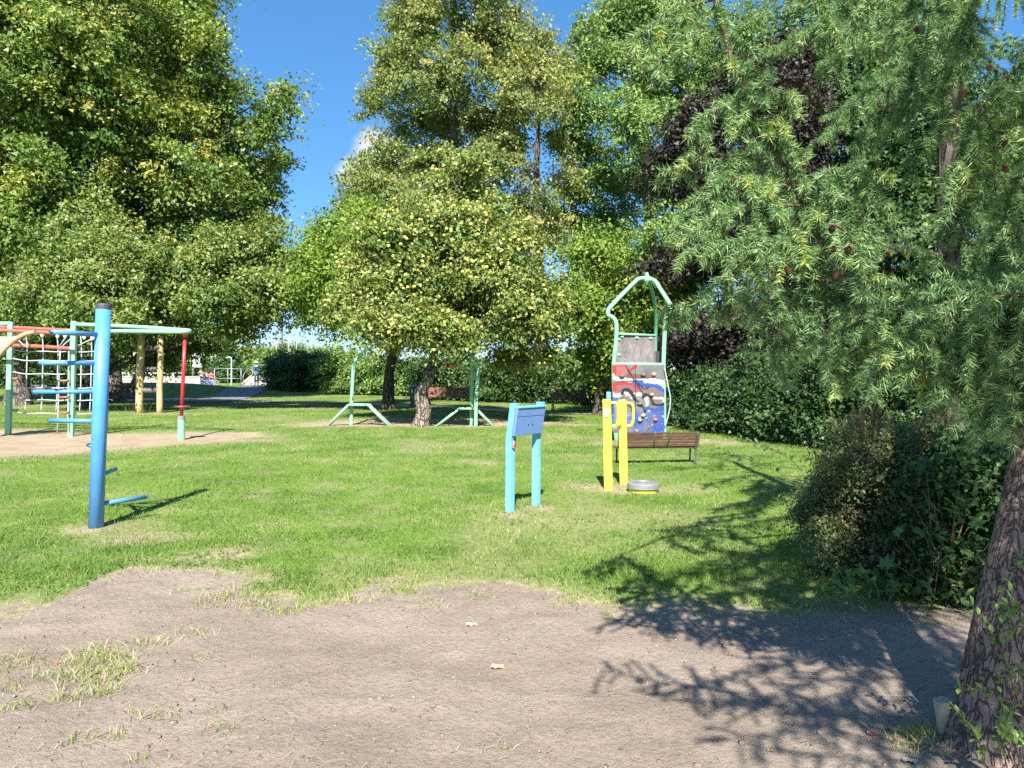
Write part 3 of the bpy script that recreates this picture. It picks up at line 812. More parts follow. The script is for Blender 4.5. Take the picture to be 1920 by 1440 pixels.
def small_tree(name, label, px, d, top, rx, leaf, seed, conic=False, group=None, base_py=None):
    b = base_at(px, d)
    h = CH + (HZ - top) / F * d
    r = rx / F * d
    if conic:
        lob = np.array([[b[0], d, h * q, r * (1.1 - q), r * (1.1 - q), h * .16] for q in (.15, .35, .55, .75, .92)])
    else:
        lob = np.array([[b[0] + r * x, d + r * y, h * z, r * .6, r * .6, h * .2] for x, y, z in ((0, 0, .8), (-.5, .1, .55), (.5, 0, .6), (0, -.4, .45), (.1, .3, .65))])
    tree(name, label, 'tree', b, [np.array([b[0], d, h * .5]), np.array([b[0], d, h * .9])], r * .08 + .05, lob, 240, 40, r * .22 + .1, .26, .2, leaf, 'bark_dark', seed, sub=2, limb_r=.05, group=group, fill=300)
small_tree('conifer_tree', 'small dark conifer left of the red roofs, above the seated family', 424, 78, 632, 34, 'dark_tree', 41, True)
small_tree('slim_conifer', 'left of two slim columnar conifers before the red roof', 421, 82, 661, 9, 'hedge', 42, True)
small_tree('slim_conifer', 'right of two slim columnar conifers before the red roof', 434, 82, 660, 9, 'hedge', 43, True)
small_tree('distant_tree', 'pale green distant tree beyond the red roof', 462, 100, 655, 40, 'linden_pale', 44)
small_tree('distant_tree', 'distant rounded tree above the hat of the man in blue', 500, 95, 655, 36, 'maple', 45)
small_tree('distant_tree', 'distant leafy tree hidden behind the basketball board', 350, 100, 640, 60, 'maple', 46)
small_tree('distant_tree', 'distant tree seen between the two wooden ladder posts', 280, 95, 655, 60, 'dark_tree', 47)
small_tree('distant_tree', 'distant tree peeping over the dark clipped hedge', 600, 110, 650, 60, 'maple', 48)

# --- small leaved bush on the right
N_l = [(1600, 865, 75, 55), (1545, 925, 50, 60), (1680, 880, 90, 70), (1620, 970, 90, 80), (1730, 930, 90, 90), (1560, 1010, 45, 55), (1690, 1030, 90, 70), (1640, 1070, 60, 40), (1780, 1010, 90, 80), (1860, 980, 80, 90), (1640, 830, 50, 35), (1730, 850, 60, 40), (1940, 930, 100, 100), (1830, 900, 90, 80), (1900, 1010, 90, 110), (1800, 1085, 100, 70), (1890, 870, 80, 70), (1860, 1110, 90, 50), (1700, 1090, 80, 50), (1590, 1090, 50, 30), (1510, 960, 30, 40), (1740, 830, 60, 40)]
lobB = px_lobes(N_l, 5.6, 1.0, .8, 13)
bush = thing('bush', 'rounded small leaved bush with reddish yellow shoot tips, left of the big larch trunk', 'bush', (2.7, 5.6, 0))
mb = MB(); rs = random.Random(3)
shoots = []
for l in lobB:
    for s in range(5):
        e = l[:3] + np.array([rs.gauss(0, .5) * l[3], rs.gauss(0, .5) * l[4], rs.uniform(.3, .95) * l[5]])
        st = np.array([2.7 + rs.gauss(0, .3), 5.7 + rs.gauss(0, .2), -.02])
        p = smooth_path([st, st * .4 + e * .6 + np.array([rs.gauss(0, .06), rs.gauss(0, .06), .08]), e], 5)
        mb.tube(p, list(np.linspace(.009, .002, len(p))), 4, False)
mb.build('stems', M['bark_dark'], bush, 'stuff')
crown('foliage', bush, lobB, 2600, 46, .085, .023, .016, 'spirea', 51, .3, tint0=0., droop=0, fill=5000, fs=.06)
# upright shoots along the top of the bush
rng = np.random.default_rng(8)
pv, av, nv, tv = [], [], [], []
mb = MB()
for i in range(150):
    l = lobB[rng.choice([0, 1, 2, 4, 9, 10, 11, 3, 10, 0])]
    a = rng.uniform(0, 6.28)
    st = l[:3] + np.array([math.cos(a) * l[3] * rng.uniform(0, .85), math.sin(a) * l[4] * rng.uniform(0, .8), l[5] * .75])
    dirv = unit(np.array([rng.normal(0, .25), rng.normal(0, .25), 1.0]))
    h = rng.uniform(.08, .22)
    mb.tube([st, st + dirv * h], [.002, .001], 3, False)
    for s in np.arange(0, h, .009):
        for q in range(2):
            o = unit(rng.normal(size=3)); o = unit(o - dirv * (o @ dirv))
            pv.append(st + dirv * s + o * .009); av.append(o + dirv * .9); nv.append(dirv - o * .3); tv.append(np.clip(.62 + .25 * rng.random() + .15 * s / h, 0, 1))
mb.build('shoots', M['twig'], bush, 'stuff')
v, f = leaf_quads(np.array(pv), np.array(av), np.array(nv), .02, .011)
mesh_np('shoot_leaves', v, f, M['spirea'], bush, {'tint': np.repeat(tv, 4)}, kind='stuff')

# --- maple sapling in front of the bush: each big leaf its own piece
sap = thing('maple_sapling', 'young maple with broad dark lobed leaves between the small leaved bush and the larch trunk', 'sapling', G(1770, 1128))
def maple_leaf_mesh():
    out = []
    tips = [(-150, .38), (-118, .25), (-95, .62), (-72, .36), (-52, .52), (-35, .78), (-20, .48), (0, 1.0), (20, .48), (35, .78), (52, .52), (72, .36), (95, .62), (118, .25), (150, .38)]
    for a, r in tips:
        a = math.radians(a); out.append((math.sin(a) * r, math.cos(a) * r, -.12 * r * r))
    vs = [(0, -.05, 0.03)] + out
    me = bpy.data.meshes.new('leaf'); me.from_pydata(vs, [], [(0, i + 1, i + 2) for i in range(len(out) - 1)] )
    a = me.attributes.new('tint', 'FLOAT', 'POINT'); a.data.foreach_set('value', [.35] * len(vs))
    me.materials.append(M['broadleaf']); me.update()
    return me
mlm = maple_leaf_mesh()
mb = MB(); rs = random.Random(17)
sb = G(1770, 1128)
for i, (px, py, d) in enumerate(((1738, 885, 4.75), (1800, 905, 4.7), (1840, 895, 4.8), (1790, 960, 4.6), (1830, 985, 4.6), (1750, 950, 4.7), (1700, 930, 4.8), (1860, 940, 4.7), (1770, 1010, 4.6), (1730, 1000, 4.7),
                                 (1880, 1000, 4.6), (1820, 1040, 4.55), (1770, 1060, 4.6), (1850, 1060, 4.5), (1710, 1070, 4.7), (1750, 870, 4.9), (1870, 870, 4.8), (1810, 860, 4.9), (1900, 1060, 4.4), (1680, 1000, 4.8), (1790, 1090, 4.55), (1740, 1100, 4.6), (1660, 1060, 4.75), (1850, 1010, 4.6))):
    p = P(px, py, d)
    st = np.array([sb[0] + rs.gauss(0, .04), sb[1] + rs.gauss(0, .05), 0])
    pt = smooth_path([st, st * .35 + p * .65 + np.array([0, 0, .05]), p], 5)
    mb.tube(pt, list(np.linspace(.007, .002, len(pt))), 4, False, seed=i)
    o = bpy.data.objects.new('leaf', mlm); o.parent = sap; o.location = V(p - sb)
    s = rs.uniform(.065, .105); o.scale = (s, s, s)
    o.rotation_euler = (rs.uniform(.2, 1.0), rs.uniform(-.4, .4), rs.uniform(-2.8, 2.8))
    col.objects.link(o)
mb.build('stems', M['twig'], sap, 'stuff')

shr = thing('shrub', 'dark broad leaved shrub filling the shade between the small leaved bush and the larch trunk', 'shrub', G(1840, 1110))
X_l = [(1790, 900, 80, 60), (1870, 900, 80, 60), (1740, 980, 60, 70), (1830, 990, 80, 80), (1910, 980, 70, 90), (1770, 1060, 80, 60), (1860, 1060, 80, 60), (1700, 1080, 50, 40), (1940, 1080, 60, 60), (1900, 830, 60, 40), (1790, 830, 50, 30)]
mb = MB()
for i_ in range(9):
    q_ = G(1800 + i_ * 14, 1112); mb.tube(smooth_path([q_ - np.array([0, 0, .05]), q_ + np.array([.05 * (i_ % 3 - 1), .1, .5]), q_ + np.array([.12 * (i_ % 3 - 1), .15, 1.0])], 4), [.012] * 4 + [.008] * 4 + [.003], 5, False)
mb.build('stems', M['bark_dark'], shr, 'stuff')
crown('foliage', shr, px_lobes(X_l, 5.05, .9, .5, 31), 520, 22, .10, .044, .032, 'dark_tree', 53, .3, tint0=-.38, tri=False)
# low weeds under the bush
weeds = thing('weeds', 'low leafy weeds at the foot of the small leaved bush', 'weeds', G(1720, 1130))
W_l = [(1600, 1100, 50, 28), (1680, 1105, 60, 28), (1760, 1100, 60, 35), (1830, 1100, 50, 40), (1880, 1080, 50, 50)]
crown('foliage', weeds, px_lobes(W_l, 4.9, 1, .5, 14), 90, 14, .07, .06, .035, 'broadleaf', 52, .3, tint0=-.1)

# ------------------------------------------------------------------ larch
rngL = np.random.default_rng(101)
class Needles:
    def __init__(self): self.v, self.t = [], []
    def tufts(self, pts, dirs, n, L, w, tint, spread=1.0):
        """n needles at each point, splayed round the twig direction"""
        k = len(pts)
        p = np.repeat(pts, n, 0); d = np.repeat(dirs, n, 0); T = len(p)
        r = rngL.normal(size=(T, 3)); r = unit(r - d * np.sum(r * d, -1, keepdims=True))
        a = unit(r * spread + d * rngL.uniform(.15, .95, (T, 1)) + np.array([0, 0, -.08]))
        l = L * rngL.uniform(.65, 1.15, (T, 1))
        s = unit(np.cross(a, rngL.normal(size=(T, 3)))) * w * .5
        p = p + rngL.normal(size=(T, 3)) * .003
        self.v.append(np.stack([p - s, p + s, p + a * l + np.array([0, 0, -.15]) * l * .4], 1).reshape(-1, 3))
        tt = np.repeat(tint, n) + rngL.normal(0, .12, T)
        self.t.append(np.repeat(np.clip(tt, 0, 1), 3))
    def build(self, name, parent):
        v = np.concatenate(self.v); t = np.concatenate(self.t)
        f = np.arange(len(v)).reshape(-1, 3)
        return mesh_np(name, v, f, M['larch'], parent, {'tint': t}, kind='stuff')
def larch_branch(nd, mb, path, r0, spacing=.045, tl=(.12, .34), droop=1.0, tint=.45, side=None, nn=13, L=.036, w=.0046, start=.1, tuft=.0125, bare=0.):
    pts = smooth_path(path, 5)
    pts = np.array(pts)
    rs_ = np.linspace(r0, max(.0025, r0 * .22), len(pts))
    mb.tube(pts, list(rs_), 6 if r0 > .008 else 4, False, rough=.10, seed=int(abs(pts[0, 0]) * 100))
    seg = np.linalg.norm(np.diff(pts, axis=0), axis=1); cum = np.r_[0, np.cumsum(seg)]
    s = cum[-1] * start
    while s < cum[-1]:
        i = min(len(seg) - 1, np.searchsorted(cum, s) - 1)
        p = pts[i] + (pts[i + 1] - pts[i]) * (s - cum[i]) / seg[i]
        t = unit(pts[i + 1] - pts[i])
        # the branch itself carries tufts
        nd.tufts(p[None], t[None], nn, L, w, np.array([tint]))
        if rngL.random() > bare:
            r = rngL.normal(size=3); r = unit(r - t * (r @ t))
            dv = unit(r * 1.0 + t * .55 + np.array([0, 0, -.35 * droop]))
            ln = rngL.uniform(*tl) * (1 - .45 * s / cum[-1])
            m = max(3, int(ln / tuft))
            q = p.copy(); tp = [q.copy()]; td = [dv]
            for _ in range(m):
                dv = unit(dv + np.array([0, 0, -.085 * droop]) * 14 / m * .6 + rngL.normal(size=3) * .05)
                q = q + dv * ln / m
                tp.append(q.copy()); td.append(dv)
            tp = np.array(tp); td = np.array(td)
            mb.tube(tp[::max(1, m // 3)], .0022, 3, False)
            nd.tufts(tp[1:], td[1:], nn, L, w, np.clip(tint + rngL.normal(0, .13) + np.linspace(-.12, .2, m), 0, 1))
        s += spacing * rngL.uniform(.6, 1.4)
PB = lambda *a: [P(*q) for q in a]
base = np.array([1.90, 3.05, 0.0])
lar = thing('larch_tree', 'leaning near larch whose rough trunk stands at the right edge with drooping needle sprays', 'tree', base)
mb = MB()
tr = smooth_path([base + np.array([-.02, 0, -.08]), base + np.array([.0, .0, .12]), base + np.array([.07, .0, .5]), base + np.array([.24, .02, 1.2]), base + np.array([.55, .05, 2.4]), base + np.array([1.05, .1, 4.0]), base + np.array([1.9, .1, 7.0])], 10)
k = len(tr)
rad = np.interp(np.arange(k), [0, 8, 12, 22, 32, 42, k - 1], [.165, .14, .128, .122, .112, .10, .035])
vs, fs, S = [], [], 56
for i, p in enumerate(tr):
    for j in range(S):
        an = 2 * math.pi * j / S
        q = (fbm(np.array([j / S * 14 + .0]), np.array([p[2] * 7]), 5, 4)[0] - .5) * (.5 + .5 * math.cos(an * 0))
        rr = rad[i] * (1 + .10 * q + .05 * math.sin(an * 5 + p[2]) * max(0, .5 - p[2]))
        vs.append((p[0] + rr * math.cos(an), p[1] + rr * math.sin(an), p[2]))
for i in range(k - 1):
    for j in range(S):
        j2 = (j + 1) % S
        fs.append((i * S + j, i * S + j2, (i + 1) * S + j2, (i + 1) * S + j))
mbt = MB(); mbt.add(vs, fs, True); mbt.build('trunk', M['bark_larch'], lar)
nd = Needles()
B_ = larch_branch
# hanging leader across the upper right
B_(nd, mb, PB((1325, -60, 3.0), (1372, 110, 2.95), (1432, 250, 2.9), (1470, 318, 2.9), (1494, 390, 2.9), (1500, 450, 2.9), (1522, 520, 2.9), (1552, 565, 2.9)), .011, .022, (.08, .2), .5, .5, start=.0, bare=.1)
for pth, tl, tn in (
    (((1335, 0, 3), (1270, 20, 2.9), (1215, 50, 2.85), (1180, 85, 2.8)), (.06, .16), .6),
    (((1350, 60, 3), (1300, 60, 2.9), (1250, 100, 2.85), (1225, 130, 2.8)), (.06, .16), .6),
    (((1400, 180, 2.9), (1350, 200, 2.85), (1310, 250, 2.8), (1290, 300, 2.8)), (.06, .16), .5),
    (((1440, 260, 2.9), (1430, 200, 2.85), (1425, 150, 2.8)), (.08, .16), .55),
    (((1450, 290, 2.9), (1470, 230, 2.85), (1465, 170, 2.8)), (.08, .16), .55),
    (((1480, 350, 2.9), (1400, 330, 2.85), (1330, 360, 2.8), (1290, 420, 2.8)), (.12, .26), .5),
    (((1490, 385, 2.9), (1400, 385, 2.8), (1340, 420, 2.75), (1300, 470, 2.75)), (.12, .28), .5),
    (((1498, 420, 2.9), (1420, 420, 2.75), (1380, 460, 2.7), (1350, 530, 2.7)), (.12, .26), .55),
    (((1500, 440, 2.9), (1440, 470, 2.7), (1410, 510, 2.7), (1385, 570, 2.7)), (.1, .22), .55),
    (((1490, 385, 2.9), (1540, 330, 2.85), (1600, 315, 2.8), (1645, 370, 2.75)), (.12, .26), .5),
    (((1496, 410, 2.9), (1560, 370, 2.8), (1610, 390, 2.75), (1640, 450, 2.7)), (.12, .26), .5),
    (((1500, 440, 2.9), (1560, 420, 2.75), (1600, 450, 2.7), (1620, 500, 2.7)), (.1, .22), .5),
    (((1510, 470, 2.9), (1550, 470, 2.75), (1580, 490, 2.7)), (.08, .18), .5),
    (((1560, 565, 2.95), (1470, 545, 2.9), (1380, 550, 2.85), (1300, 565, 2.8), (1235, 590, 2.8)), (.06, .15), .5),
    (((1440, 310, 2.9), (1380, 290, 2.9), (1300, 320, 2.9), (1240, 330, 2.9)), (.05, .14), .45),
    # big lower right mass
    (((2020, 640, 3.0), (1880, 585, 2.95), (1720, 555, 2.9), (1580, 565, 2.85), (1490, 600, 2.85), (1440, 650, 2.85)), (.14, .32), .45),
    (((2020, 660, 2.9), (1880, 610, 2.85), (1740, 585, 2.8), (1620, 600, 2.75), (1540, 650, 2.75)), (.14, .34), .48),
    (((2020, 700, 2.8), (1900, 650, 2.75), (1780, 625, 2.7), (1680, 640, 2.65), (1620, 690, 2.65)), (.14, .32), .45),
    (((2020, 720, 2.7), (1930, 690, 2.7), (1840, 680, 2.65), (1760, 700, 2.6)), (.14, .3), .5),
    (((2020, 760, 2.7), (1940, 730, 2.65), (1870, 740, 2.6), (1820, 780, 2.6)), (.12, .26), .5),
    (((1990, 590, 3.3), (1860, 570, 3.3), (1730, 545, 3.3), (1640, 560, 3.3)), (.14, .3), .4),
    (((2020, 620, 2.75), (1900, 570, 2.7), (1800, 560, 2.65), (1720, 600, 2.6)), (.14, .32), .5),
    (((2020, 800, 2.75), (1950, 770, 2.7), (1890, 770, 2.65), (1850, 800, 2.6)), (.1, .2), .5),
    (((2020, 660, 3.1), (1860, 640, 3.1), (1760, 640, 3.1), (1690, 690, 3.1)), (.16, .34), .4),
    (((1760, 560, 2.9), (1680, 600, 2.85), (1620, 640, 2.8), (1560, 700, 2.8)), (.1, .22), .45),
    (((2020, 540, 3.0), (1920, 540, 3.0), (1840, 560, 3.0), (1780, 600, 3.0)), (.14, .3), .4),
    (((2020, 560, 2.8), (1900, 600, 2.75), (1830, 640, 2.7), (1770, 700, 2.65)), (.14, .3), .48),
    (((2020, 600, 3.0), (1900, 640, 3.0), (1820, 690, 3.0), (1760, 740, 3.0)), (.14, .3), .4),
    (((2020, 560, 2.6), (1880, 555, 2.6), (1800, 590, 2.6), (1750, 640, 2.6)), (.12, .28), .5),
    (((2020, 500, 2.9), (1920, 520, 2.9), (1820, 545, 2.9), (1740, 570, 2.9)), (.1, .26), .45),
    (((1840, 200, 2.75), (1810, 250, 2.75), (1790, 320, 2.72), (1785, 400, 2.7)), (.08, .18), .6),
    (((1850, -60, 3.2), (1805, 60, 3.2), (1775, 160, 3.15), (1762, 260, 3.1)), (.08, .2), .5),
    (((1700, -60, 3.6), (1740, 40, 3.5), (1775, 120, 3.5)), (.08, .22), .45),
    (((1850, 300, 3.0), (1800, 380, 3.0), (1770, 450, 3.0)), (.06, .16), .5),
    # upper right
    (((2020, 60, 2.9), (1930, 110, 2.85), (1860, 180, 2.8), (1825, 260, 2.8), (1800, 340, 2.8)), (.08, .2), .62),
    (((2020, 160, 2.8), (1940, 200, 2.75), (1880, 260, 2.7), (1860, 340, 2.7)), (.1, .22), .62),
    (((2020, 280, 2.8), (1950, 300, 2.7), (1900, 350, 2.7), (1880, 420, 2.7)), (.1, .22), .55),
    (((2020, 380, 2.9), (1960, 400, 2.85), (1900, 440, 2.8), (1860, 480, 2.8)), (.1, .2), .4),
    # top, behind, mostly shaded
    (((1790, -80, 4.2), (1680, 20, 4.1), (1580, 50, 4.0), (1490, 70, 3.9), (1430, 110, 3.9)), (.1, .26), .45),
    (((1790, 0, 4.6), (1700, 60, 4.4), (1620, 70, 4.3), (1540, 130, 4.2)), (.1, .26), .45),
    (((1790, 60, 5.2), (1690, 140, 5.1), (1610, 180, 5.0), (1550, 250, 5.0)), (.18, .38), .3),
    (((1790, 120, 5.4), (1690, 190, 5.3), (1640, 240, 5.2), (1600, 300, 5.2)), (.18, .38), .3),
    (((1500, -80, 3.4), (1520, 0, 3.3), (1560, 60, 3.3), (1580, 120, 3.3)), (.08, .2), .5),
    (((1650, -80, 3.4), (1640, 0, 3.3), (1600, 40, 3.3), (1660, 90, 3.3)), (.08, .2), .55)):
    if pth[0][0] == 1790: pth = ((1782, pth[0][1] - 10, 5.75),) + pth
    B_(nd, mb, PB(*pth), .0055, .0215, tl, 1.0, tn)
mb.tube(smooth_path([np.array([3.0, 3.14, 4.0]), np.array([2.0, 3.3, 3.36]), np.array([1.63, 3.4, 3.33]), np.array([1.27, 3.38, 3.32]), np.array([.95, 3.1, 3.2]), P(1325, -60, 3.0)], 5), list(np.linspace(.03, .011, 26)), 8, False)
# crown above the picture: these limbs throw the dapple on soil and grass
for pth in (((2.68, 3.12, 3.1), (2.1, 1.6, 3.05), (1.75, 0.5, 2.8), (1.25, 0.64, 2.62), (0.85, 0.91, 2.6), (0.35, 1.17, 2.58)),
            ((2.75, 3.12, 3.3), (2.1, 1, 3.1), (1.9, 0.2, 2.8), (1.6, -0.1, 2.65), (1.3, 0.2, 2.55)),
            ((2.85, 3.12, 3.6), (2, 1.3, 3.4), (1.6, 0.9, 3.2), (1.2, 0.7, 3.05)),
            ((2.81, 3.12, 3.5), (2.4, 1.2, 3.3), (2.1, 0.5, 3.1), (1.8, 0.7, 2.9)),
            ((3.11, 3.12, 4.4), (2, 2.6, 3.5), (1.5, 2.4, 3.5), (1.15, 2, 3.4)),
            ((3.24, 3.12, 4.8), (2.1, 2.2, 3.9), (1.8, 1.8, 3.8), (1.3, 1.3, 3.6)),
            ((3.04, 3.12, 4.2), (2.2, 2, 3.3), (1.9, 1.4, 3.2), (1.5, 0.7, 4)),
            ((2.71, 3.12, 3.2), (2.3, 1.4, 3), (2.2, 0.7, 2.8), (1.9, 0.35, 2.7), (1.5, 0.45, 2.65)),
            ((2.98, 3.12, 4), (2.1, 1.9, 4), (1.7, 1.5, 3.9), (1.3, 1.5, 3.75)),
            ((3.31, 3.12, 5), (2, 3, 4.1), (1.5, 2.9, 4), (1.25, 2.8, 3.9)),
            ((2.95, 3.12, 3.9), (2.9, 2.4, 4), (2.9, 1.5, 3.8), (2.6, 1, 3.6)),
            ((3.57, 3.12, 5.8), (3, 3.4, 5.9), (3.4, 3.6, 5.6))):
    B_(nd, mb, [np.array(p) for p in pth], .010, .03, (.14, .45), .55, .45, start=.2, w=.0066, nn=10, tuft=.02)
rs9 = random.Random(31)
for i in range(16):      # boughs on the far right side, shading the bush
    x = rs9.uniform(2.75, 4.2); y = rs9.uniform(.9, 2.7); z = rs9.uniform(3.0, 4.4)
    B_(nd, mb, [np.array([2.9, 3.12, z + .3]), np.array([.5 * x + 1.2, .5 * y + 1.6, z + .25]), np.array([x, y, z])], .010, .034, (.18, .5), .7, .45, start=.55, w=.009, nn=8, tuft=.024)
B_(nd, mb, [np.array(p) for p in ((2.3, 3.1, 3.3), (2.3, 1.6, 3.1), (2.1, .95, 2.85), (1.44, 1.34, 2.8), (.88, 1.51, 2.8), (.44, 1.65, 2.78))], .009, .026, (.12, .34), .55, .45, start=.66, w=.0066, nn=10, tuft=.02)
rsg = random.Random(12)
for px, py in ((1300, 1010), (1400, 1030), (1490, 1050), (1260, 1085), (1370, 1100), (1560, 1010), (1460, 1110), (1330, 1060), (1540, 1090)):
    g_ = G(px, py); z = rsg.uniform(3.3, 3.9)
    q = np.array([g_[0], g_[1] - z * 1.035, z])
    B_(nd, mb, [np.array([2.85, 3.12, z + .3]), np.array([.5 * q[0] + 1.45, .5 * q[1] + 1.6, z + .25]), q + np.array([.35, rsg.uniform(-.3, .3), .1]), q + np.array([-.3, rsg.uniform(-.3, .3), 0])], .007, .026, (.15, .5), .6, .45, start=.6, w=.008, nn=9, tuft=.022)
rsh = random.Random(23)
for i, (px, py) in enumerate(((1260, 1290), (1400, 1320), (1500, 1350), (1600, 1395), (1690, 1400), (1290, 1335), (1350, 1400), (1560, 1330), (1750, 1360), (1500, 1420), (1640, 1340), (1250, 1200))):
    g_ = G(px, py); z = rsh.uniform(2.6, 3.0)
    q = np.array([g_[0], g_[1] - z * 1.035, z])
    B_(nd, mb, [np.array([2.78, 3.12, z + .5]), np.array([2.2 + rsh.uniform(-.1, .3), q[1] * .5 + 1.6, z + .4]), q + np.array([.55, .15 + rsh.uniform(-.2, .2), .12]), q + np.array([-.12, rsh.uniform(-.05, .25), -.02])], .006, .03, (.10, .34), .6, .45, start=.62, w=.0068, nn=10, tuft=.02)
mb.build('branches', M['twig'], lar)
nd.build('crown', lar)
# cones
def cone_mesh():
    bm = bmesh.new()
    rows, per = 7, 8
    for i in range(rows):
        z = -1 + 2 * i / (rows - 1); R = .62 * math.sqrt(max(0.05, 1 - (z * .92) ** 2))
        for j in range(per):
            a = 2 * math.pi * (j + .5 * (i % 2)) / per
            c = Vector((R * math.cos(a), R * math.sin(a), z * .85)); t = Vector((-math.sin(a), math.cos(a), 0)); o = Vector((math.cos(a), math.sin(a), .55)).normalized()
            q = [c - t * .3 - o * .1, c + t * .3 - o * .1, c + t * .18 + o * .3 + Vector((0, 0, .1)), c - t * .18 + o * .3 + Vector((0, 0, .1))]
            bm.faces.new([bm.verts.new(x) for x in q])
    bmesh.ops.create_icosphere(bm, subdivisions=1, radius=.6)
    me = bpy.data.meshes.new('cone'); bm.to_mesh(me); bm.free(); me.materials.append(M['cone'])
    return me
cm = cone_mesh()
rs = random.Random(4)
def put_cones(parent, lst):
    for px, py, d in lst:
        o = bpy.data.objects.new('cone', cm); o.parent = parent
        o.location = V(P(px, py, d)) - ORIGIN[parent.name]
        s = rs.uniform(.011, .015); o.scale = (s, s, s * 1.1)
        o.rotation_euler = (rs.uniform(-.6, .6), rs.uniform(-.6, .6), rs.uniform(0, 6))
        col.objects.link(o)
put_cones(lar, ((1885, 318, 2.6), (1883, 270, 2.62), (1720, 58, 3.2), (1855, 128, 2.7), (1806, 178, 2.7), (1563, 468, 2.66), (1590, 470, 2.66), (1478, 508, 2.66), (1568, 516, 2.7), (1560, 430, 2.66)))

# second larch further back
d = 5.8
b2 = np.array([(1782 - 960) / F * d, d, 0])
lar2 = thing('larch_tree', 'straight lichen spotted larch trunk rising behind the needle sprays, with brown cones', 'tree', b2)
mb = MB()
mb.tube(smooth_path([b2 - np.array([0, 0, .08]), P(1782, 700, d), P(1780, 540, d), P(1778, 300, d), P(1785, 100, d), P(1782, -120, d), P(1780, -500, d)], 8), list(np.linspace(.10, .055, 49)), 16, False, rough=.06)
mb.build('trunk', M['bark_dark'], lar2)
mb = MB(); nd = Needles()
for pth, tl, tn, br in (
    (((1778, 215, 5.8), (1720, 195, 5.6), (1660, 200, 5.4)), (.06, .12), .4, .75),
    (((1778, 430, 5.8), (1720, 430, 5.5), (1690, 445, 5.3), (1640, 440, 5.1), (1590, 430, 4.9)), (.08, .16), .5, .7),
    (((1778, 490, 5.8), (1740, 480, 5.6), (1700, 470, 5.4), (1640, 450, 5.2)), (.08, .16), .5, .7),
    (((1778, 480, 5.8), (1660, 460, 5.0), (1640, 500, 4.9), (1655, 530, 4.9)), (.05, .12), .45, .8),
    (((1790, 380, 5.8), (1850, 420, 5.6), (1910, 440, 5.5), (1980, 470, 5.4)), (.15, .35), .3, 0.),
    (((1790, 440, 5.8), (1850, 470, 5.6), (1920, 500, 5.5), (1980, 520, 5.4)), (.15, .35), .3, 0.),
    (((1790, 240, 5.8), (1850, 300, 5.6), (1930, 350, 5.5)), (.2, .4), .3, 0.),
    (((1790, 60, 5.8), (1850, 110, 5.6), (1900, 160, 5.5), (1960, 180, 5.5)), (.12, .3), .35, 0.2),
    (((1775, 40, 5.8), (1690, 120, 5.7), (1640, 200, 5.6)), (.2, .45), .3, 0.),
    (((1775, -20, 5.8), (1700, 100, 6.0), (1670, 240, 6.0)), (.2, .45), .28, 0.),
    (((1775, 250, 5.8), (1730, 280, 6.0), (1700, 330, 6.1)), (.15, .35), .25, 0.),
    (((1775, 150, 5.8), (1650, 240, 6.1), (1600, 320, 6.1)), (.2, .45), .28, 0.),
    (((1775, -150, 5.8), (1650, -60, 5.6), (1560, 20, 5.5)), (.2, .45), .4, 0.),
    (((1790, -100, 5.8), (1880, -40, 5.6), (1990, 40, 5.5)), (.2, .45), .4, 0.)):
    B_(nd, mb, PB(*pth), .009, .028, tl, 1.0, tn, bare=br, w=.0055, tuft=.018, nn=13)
for i in range(12):      # higher whorls, out of the picture, for the shade they throw
    a = i * 2.4; z = 4.6 + i * .28
    r = 1.7 - i * .09
    c = np.array([b2[0], b2[1], z])
    B_(nd, mb, [c, c + np.array([math.cos(a) * r * .5, math.sin(a) * r * .5, .05]), c + np.array([math.cos(a) * r, math.sin(a) * r, -.25])], .014, .07, (.2, .45), 1.0, .4, w=.010, nn=8, tuft=.03)
mb.build('branches', M['twig'], lar2)
nd.build('crown', lar2)
put_cones(lar2, ((1655, 105, 4.3), (1648, 200, 4.6), (1662, 206, 4.6), (1672, 198, 4.6), (1656, 170, 4.6), (1680, 468, 4.4), (1666, 474, 4.4), (1660, 512, 4.4), (1672, 520, 4.4), (1675, 506, 4.4), (1640, 236, 4.6), (1700, 55, 4.4)))

